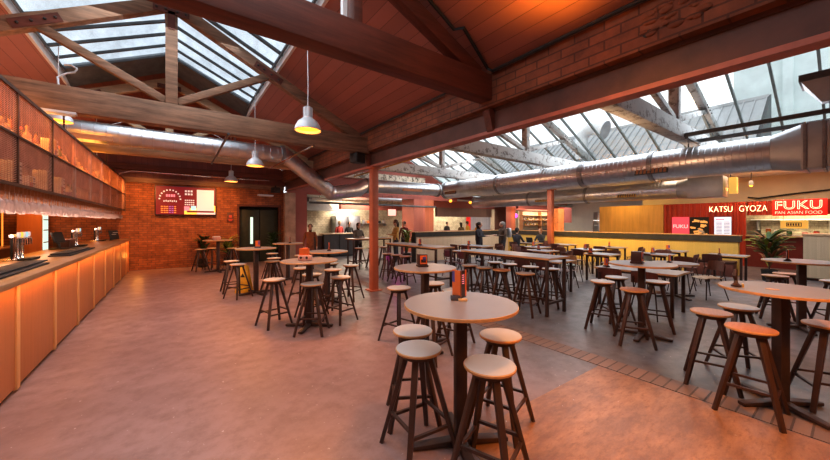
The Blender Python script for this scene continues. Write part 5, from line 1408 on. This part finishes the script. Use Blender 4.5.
# ------------------------------------------------------------------ open kitchen and far bar
t = thing('kitchen_counter', 'dark boarded kitchen counter with a pale top, left of the red post', 'counter', (6.3, 14.98, 0))
mb().bb(-.75, .8, -.3, .3, .06, 1.06).make('body', 'darkcounter', t); mb().bb(-.8, .85, -.34, .34, 1.06, 1.11).make('top', 'counterwood', t, .004); mb().bb(-.7, .75, -.25, .25, 0, .06).make('plinth', 'black', t); mb().bb(-.02, .02, -.32, -.3, .06, 1.06).make('joint_batten', 'black', t)
t = thing('kitchen_counter', 'lower pale fronted counter at the left end of the open kitchen', 'counter', (5.15, 15.15, 0))
mb().bb(-.38, .36, -.3, .3, .06, 1.0).make('body', 'legwood', t); mb().bb(-.4, .38, -.33, .33, 1.0, 1.05).make('top', 'counterwood', t, .004)
for x, lab in ((7.55, 'left brushed steel fridge at the back of the open kitchen'), (8.35, 'right brushed steel fridge at the back of the open kitchen')):
    t = thing('fridge', lab, 'fridge', (x, 17.6, 0), 0, 'steel fridges'); mb().bb(-.36, .36, -.3, .38, .08, 2.0).make('body', 'fridge', t, .01)
    for z0, z1 in ((.1, .98), (1.02, 1.98)):
        d_ = mb().bb(-.35, .35, -.33, -.302, z0, z1).make('door', 'fridge', t, .006); mb().bb(.26, .29, -.37, -.33, (z0 + z1) / 2 - .2, (z0 + z1) / 2 + .2).make('handle', 'chrome', d_)
    for sx in (-.3, .3): mb().bb(sx - .03, sx + .03, -.25, .3, 0, .08).make('foot', 'black', t)
t = thing('ceiling_extract_hood', 'steel extract hood over the open kitchen', 'extract hood', (5.9, 17.2, 2.25))
mb().hexa([(-1, -.5, 0), (1, -.5, 0), (1, .6, 0), (-1, .6, 0), (-.7, -.2, .45), (.7, -.2, .45), (.7, .6, .45), (-.7, .6, .45)]).make('canopy', 'fridge', t); mb().bb(-.2, .2, .1, .5, .45, .74).make('duct', 'fridge', t)
t = thing('wall_mounted_shelf', 'steel shelf of pots on the cream kitchen wall', 'shelf', (9.9, 17.85, 1.55)); mb().bb(-.9, .9, -.18, .14, 0, .03).make('board', 'fridge', t)
for s in (-.8, .8): mb().bb(s - .02, s + .02, -.15, .14, -.15, 0).make('bracket', 'fridge', t)
for k, x in enumerate((9.2, 9.55, 9.95, 10.3, 10.6)):
    o = mb().lathe([(.08, 0), (.1, .01), (.1, .18 - .03 * (k % 2)), (.094, .18 - .03 * (k % 2)), (.09, .02)], 16, (x, 17.82, 1.582)).make('cooking_pot', ('fridge', 'orange_card', 'fridge', 'black', 'fridge')[k]); tag(o, ('leftmost steel', 'orange', 'middle steel', 'black', 'rightmost steel')[k] + ' cooking pot on the kitchen wall shelf', 'pot', 'pots on the kitchen shelf')
tag(mb().bb(-.22, .22, -.02, .02, -.16, .16).make('hanging_sign', 'screenred', loc=(8.95, 14.2, 2.14)), 'small glowing red sign near the boarded column', 'sign')
tag(mb().tube([(8.95, 14.2, 2.3), (8.95, 14.2, 3.0)], .012, 8).tube([(8.95, 14.2, 2.99), (8.95, 14.62, 2.99)], .012, 8).make('hanging_sign_rod', 'black'), 'black rod holding the small red sign', 'rod')
for x, y, z, L_, lab in ((8.2, 13.2, 2.72, 1.3, 'white tubular light hanging before the red bulkhead'), (6.2, 16.0, 2.82, 1.6, 'white strip light on the open kitchen ceiling')):
    t = thing('ceiling_batten_light', lab, 'strip light', (x, y, z)); mb().tube([(-L_ / 2, 0, 0), (L_ / 2, 0, 0)], .07, 14).make('body', 'lampwhite', t)
    for s in (-.4, .4): mb().bb(s - .006, s + .006, -.006, .006, .06, .22).make('hanger', 'black', t)
pipe('ceiling_pipe', 'dark horizontal service pipe across the open kitchen front', [(4.75, 14.35, 2.52), (12.0, 14.35, 2.5)], .05, 'grey_metal')
for x, y, z, lab in ((11.9, 13.0, 2.78, 'amber globe lamp above the pale stall, left one'), (13.4, 13.0, 2.75, 'amber globe lamp above the pale stall, right one')):
    t = thing('ceiling_globe_lamp', lab, 'globe lamp', (x, y, z)); mb().ball((0, 0, 0), .085, 14).make('globe', 'bulbglow', t); mb().lathe([(.04, .07), (.04, .13), (.01, .14)], 12).make('socket', 'black', t); mb().tube([(0, 0, .13), (0, 0, .85)], .008, 6).make('cord', 'black', t)
fb = thing('back_bar_shelf', 'bright lit bottle shelves of the far bar behind the booth wall', 'shelving', (24.0, 15.6, 0))
mb().bb(-2.4, 2.6, .1, .2, 0, 2.5).make('back_panel', 'cream', fb); mb().bb(-2.4, 2.6, -.5, .1, 0, 1.05).make('counter', 'legwood', fb)
for z in (1.35, 1.75, 2.15): mb().bb(-2.4, 2.6, -.2, .1, z, z + .03).make('shelf', 'rack', fb)
for s in (-2.4, .1, 2.56): mb().bb(s, s + .04, -.2, .1, 1.05, 2.5).make('upright', 'rack', fb)
if 1: lamp('AREA', (24, 15.0, 2.6), 120, (1, .8, .5), 4, (math.radians(35), 0, 0), sx=.4)
q0 = bottle('amberglass', .30, .05, 'black', 'label_w', 'amber bottle on the bright shelves of the far bar', 'amber bottles on the far bar'); q1 = bottle('greenglass', .30, .05, 'box_r', 'box_y', 'green bottle on the bright shelves of the far bar', 'green bottles on the far bar')
q0.location = (21.75, 15.56, 1.382); q1.location = (22.16, 15.56, 1.382)
for k in range(2, 26):
    dup((q0, q1)[k % 3 == 0], (21.75 + .33 * (k % 13) + .08 * (k % 2) + ((.10 if k % 2 else .17) if k % 13 == 7 else 0), 15.56, 1.382 if k < 13 else 1.782), k)
t = thing('glow_lamp', 'round magenta lamp beside the boarded pillar of the far bar', 'lamp', (19.6, 14.6, 0)); mb().ball((0, 0, 2.1), .16, 14).make('globe', 'pinkneon', t); mb().tube([(0, 0, .02), (0, 0, 1.98)], .02, 8).make('pole', 'black', t); mb().lathe([(.14, 0), (.13, .03), (.02, .04)], 14).make('base', 'black', t)
for k, (x, y) in enumerate(((22.6, 10.3), (23.6, 10.2))):
    t = thing('trolley_rack', ('left', 'right')[k] + ' steel trolley rack by the white service wall', 'trolley', (x, y, 0), .5)
    for a in (-.3, .3):
        for c_ in (-.25, .25): mb().tube([(a, c_, .08), (a, c_, 1.75)], .018, 8).make('post', 'chrome', t); mb().lathe([(.035, 0), (.045, .03), (.035, .08)], 10, (a, c_, 0)).make('caster', 'black', t)
    for z in (.4, .9, 1.4): mb().bb(-.3, .3, -.25, .25, z, z + .02).make('shelf', 'fridge', t)
    mb().tube([(-.3, -.25, 1.75), (-.3, .25, 1.75), (.3, .25, 1.75), (.3, -.25, 1.75), (-.3, -.25, 1.75)], .018, 8).make('top_rail', 'chrome', t)
t = thing('steel_cabinet', 'tall pale steel cabinet at the white service wall', 'cabinet', (26.5, 11.5, 0), -.7); mb().bb(-.7, .7, -.4, .4, .05, 2.4).make('body', 'fridge', t, .01); mb().bb(-.68, -.01, -.43, -.402, .1, 2.35).make('door', 'white', t, .006); mb().bb(.01, .68, -.43, -.402, .1, 2.35).make('door', 'cream', t, .006); mb().bb(-.6, .6, -.35, .35, 0, .05).make('plinth', 'black', t)

# ------------------------------------------------------------------ seen through the glazing: roofs and walls next door
nr = thing('neighbour_roof', 'grey ribbed metal roof seen through the hall glazing', 'roof', (15.8, 7, 0))
b = MB(); x0, z0, x1, z1 = -1.55, 3.72, 1.7, 6.25
b.hexa([(x0, -5.0, z0), (x1, -5.0, z1), (x1, 9, z1), (x0, 9, z0), (x0, -5.0, z0 - .1), (x1, -5.0, z1 - .1), (x1, 9, z1 - .1), (x0, 9, z0 - .1)]).make('slope', 'roofrib', nr)
b = MB(); y = -5.0
while y < 9: b.beam((x0, y, z0 + .02), (x1, y, z1 + .02), .035, .06); y += .3
b.make('rib', 'roofrib', nr, smooth=0)
mb().beam((x1, -5.05, z1), (x1, 9, z1), .2, .12).make('ridge_flashing', 'roofrib', nr); mb().prism([(x0, z0 - .1), (x1, z1 + .06), (x1, z0 - .1)], 'y', -5.1, -5.0).make('gable_end', 'grey_metal', nr)
nb_ = thing('street_building', 'weathered white rendered building seen through the glazing at upper right', 'building', (24, -3, 0))
mb().bb(-3.5, 4, -14, 6.4, 3.6, 16).make('wall', 'render', nb_); mb().bb(-3.62, 4, -14, 6.5, 3.55, 3.75).make('base_course', 'render', nb_)
mb().bb(-3.64, -3.5, 4.6, 4.9, 3.75, 16).make('pilaster', 'render', nb_); mb().bb(-3.66, -3.5, -14, 6.4, 10.4, 10.6).make('string_course', 'render', nb_)
hb_ = thing('street_building', 'long pale parapet wall behind the ribbed roof', 'building', (19.3, 10, 0)); mb().bb(-.2, .2, -3, 14, 3.5, 5.6).make('wall', 'render', hb_); mb().bb(-.28, .28, -3, 14, 5.6, 5.72).make('coping', 'white', hb_)
cw = thing('roof_vent_cowl', 'large white bent vent pipe standing on the roof outside', 'vent cowl', (15.5, 7.35, 4.6))
mb().tube([(0, .45, 0), (0, .45, .9), (.0, .38, 1.15), (0, .2, 1.3), (0, -.05, 1.34), (0, -.3, 1.28)], .27, 22).make('pipe', 'extwhite', cw)
mb().tube([(0, -.28, 1.285), (0, -.62, 1.15)], .3, 22, False, [.28, .42]).make('horn', 'extwhite', cw); mb().tube([(0, -.6, 1.157), (0, -.63, 1.146)], .4, 22, True, [.40, .41]).make('horn_mouth', 'steel_matte', cw)
mb().tube([(0, .45, .32), (0, .45, .38)], .3, 22).make('band', 'extwhite', cw)
# broken plaster on the valley wall
b = MB().use('brick_y'); rnd = random.Random(4)
for k in range(26): b.ball((3.655, 1.0 + rnd.uniform(-.24, .24), 3.55 + rnd.uniform(-.12, .14)), rnd.uniform(.02, .05), 7, (.5, 1.3, .8))
b.use('black').ball((3.655, 1.2, 3.46), .035, 7, (.3, 1.4, 1)); struct(b.make('trim_broken_brick', None))
# ------------------------------------------------------------------ camera, sky, lights
cam = bpy.data.cameras.new('camera'); co = bpy.data.objects.new('camera', cam); COL.objects.link(co)
cam.sensor_width = 36; cam.lens = 326 / 830 * 36; cam.shift_y = -8 / 830; cam.clip_end = 200; cam.clip_start = .05
co.location = (0, 0, 1.65); co.rotation_euler = (PI / 2, 0, -math.atan((415 - 176) / 326.))
S.camera = co
w = bpy.data.worlds.new('overcast'); S.world = w; w.use_nodes = True; nt = w.node_tree
bg = nt.nodes['Background']
tc = nt.nodes.new('ShaderNodeTexCoord')
f = noise(nt, tc.outputs['Generated'], 2.2, 5, .6)
nt.links.new(mixc(nt, ramp(nt, f, .35, .7), (.80, .87, .95), (.98, .99, 1.0)), bg.inputs['Color'])
bg.inputs['Strength'].default_value = 1.4

DAY = (.86, .93, 1.)
# area lamps added under the two glazed roofs to boost the overcast light
lamp('AREA', (RX, 4.5, 4.95), 430, DAY, 2.2, (0, 0, 0), sx=11)
lamp('AREA', (11.3, 5, 4.15), 1100, DAY, 3.6, (0, .43, 0), sx=17)
# amber pendants
for k, (x, y, z, _l) in enumerate(PL):
    lamp('SPOT', (x, y, z + .02), (520, 520, 420, 160, 260, 460)[k], AMBER, .12, None, math.radians(150), None, .8)
    lamp('POINT', (x, y, z - .03), 14, AMBER, .1)
lamp('SPOT', (2.9, 1.75, 3.5), 150, (1, .42, .03), .05, (PI, 0, 0), math.radians(140), None, 1.)     # glow on the boards above
lamp('SPOT', (3.0, -1.3, 3.4), 720, AMBER, .12, None, math.radians(150), None, .8)
lamp('SPOT', (-.2, -1.5, 3.4), 260, (1, .5, .25), .15, None, math.radians(150), None, .8)
# gantry and bar
lamp('AREA', (-1.65, 8.2, 3.08), 90, AMBER, .4, (PI, 0, 0), sx=11)
lamp('AREA', (-1.60, 8.4, 2.99), 330, AMBER, .3, (0, 0, 0), sx=11)
lamp('AREA', (-1.60, 8.4, 2.52), 60, AMBER, .3, (0, 0, 0), sx=11)
lamp('AREA', (-1.15, 8.1, 1.0), 26, AMBER, .04, (0, math.radians(35), 0), sx=12.2)
lamp('AREA', (-3.0, 9.5, 2.6), 260, AMBER, .6, (0, 0, 0), sx=9)
# wall washers on the brick
for x in (-.9, 1.2): lamp('SPOT', (x, 13.2, 3.1), 290, (1, .42, .12), .1, (math.radians(48), 0, 0), math.radians(110), None, 1.)
# kitchens and stalls
lamp('AREA', (8, 16.3, 2.9), 520, (1, .86, .66), 1.5, (0, 0, 0), sx=3)
lamp('AREA', (15.4, 16.8, 2.9), 340, (1, .88, .66), 4, (0, 0, 0), sx=1.6)
lamp('AREA', (22, 15.6, 2.9), 220, (1, .86, .68), 4, (0, 0, 0), sx=3)
lamp('AREA', (20, 10, 3.3), 600, (1, .95, .9), 5, (0, 0, 0), sx=4)
lamp('AREA', (16.0, 1.5, 3.3), 160, (1, .75, .5), 2, (0, 0, 0), sx=6)
lamp('AREA', (18.1, .6, 2.2), 150, (1, .82, .5), .6, (0, math.radians(-30), 0), sx=2.6)
lamp('POINT', (-1.0, 13.9, .6), 16, AMBER, .1)
lamp('AREA', (-2.25, 8.6, 1.5), 130, (1, .66, .5), .2, (0, math.radians(-130), 0), sx=9)  # area lamp added behind the bar to brighten the hanging glasses
for yy, ee in ((9.0, 110), (7.2, 420), (5.6, 420), (4.0, 150), (2.9, 50)): lamp('SPOT', (13.1, yy, 2.5), ee, (1, .56, .0), .1, (0, math.radians(-24), 0), math.radians(120), None, 1.)
lamp('SPOT', (15.9, 6.5, 3.0), 180, (1, .62, .15), .1, (0, math.radians(-65), 0), math.radians(130), None, 1.)
lamp('POINT', (5.4, 8.2, .6), 12, (1, .05, .6), .1)
for x, y in ((15.9, 2.2), (16.1, 2.75)): lamp('POINT', (x, y, 2.84), 25, AMBER, .05)
lamp('POINT', (16.7, 1.2, 2.1), 20, (1, .12, .05), .2)
lamp('POINT', (11.6, 13.4, 2.3), 60, (1, .6, .35), .15)  # this point and the next are added to brighten the boarded columns
lamp('POINT', (18.9, 13.5, 2.2), 60, (1, .6, .35), .15)
# warm general light in the dining hall
for x, y in ((6.5, 3), (6.5, 8), (11.5, 3), (11.5, 8.5)): lamp('POINT', (x, y, 2.9), 70, (1, .6, .32), .2)
S.view_settings.view_transform = 'Standard'
S.view_settings.look = 'None'
S.view_settings.exposure = .36
S.view_settings.gamma = .9
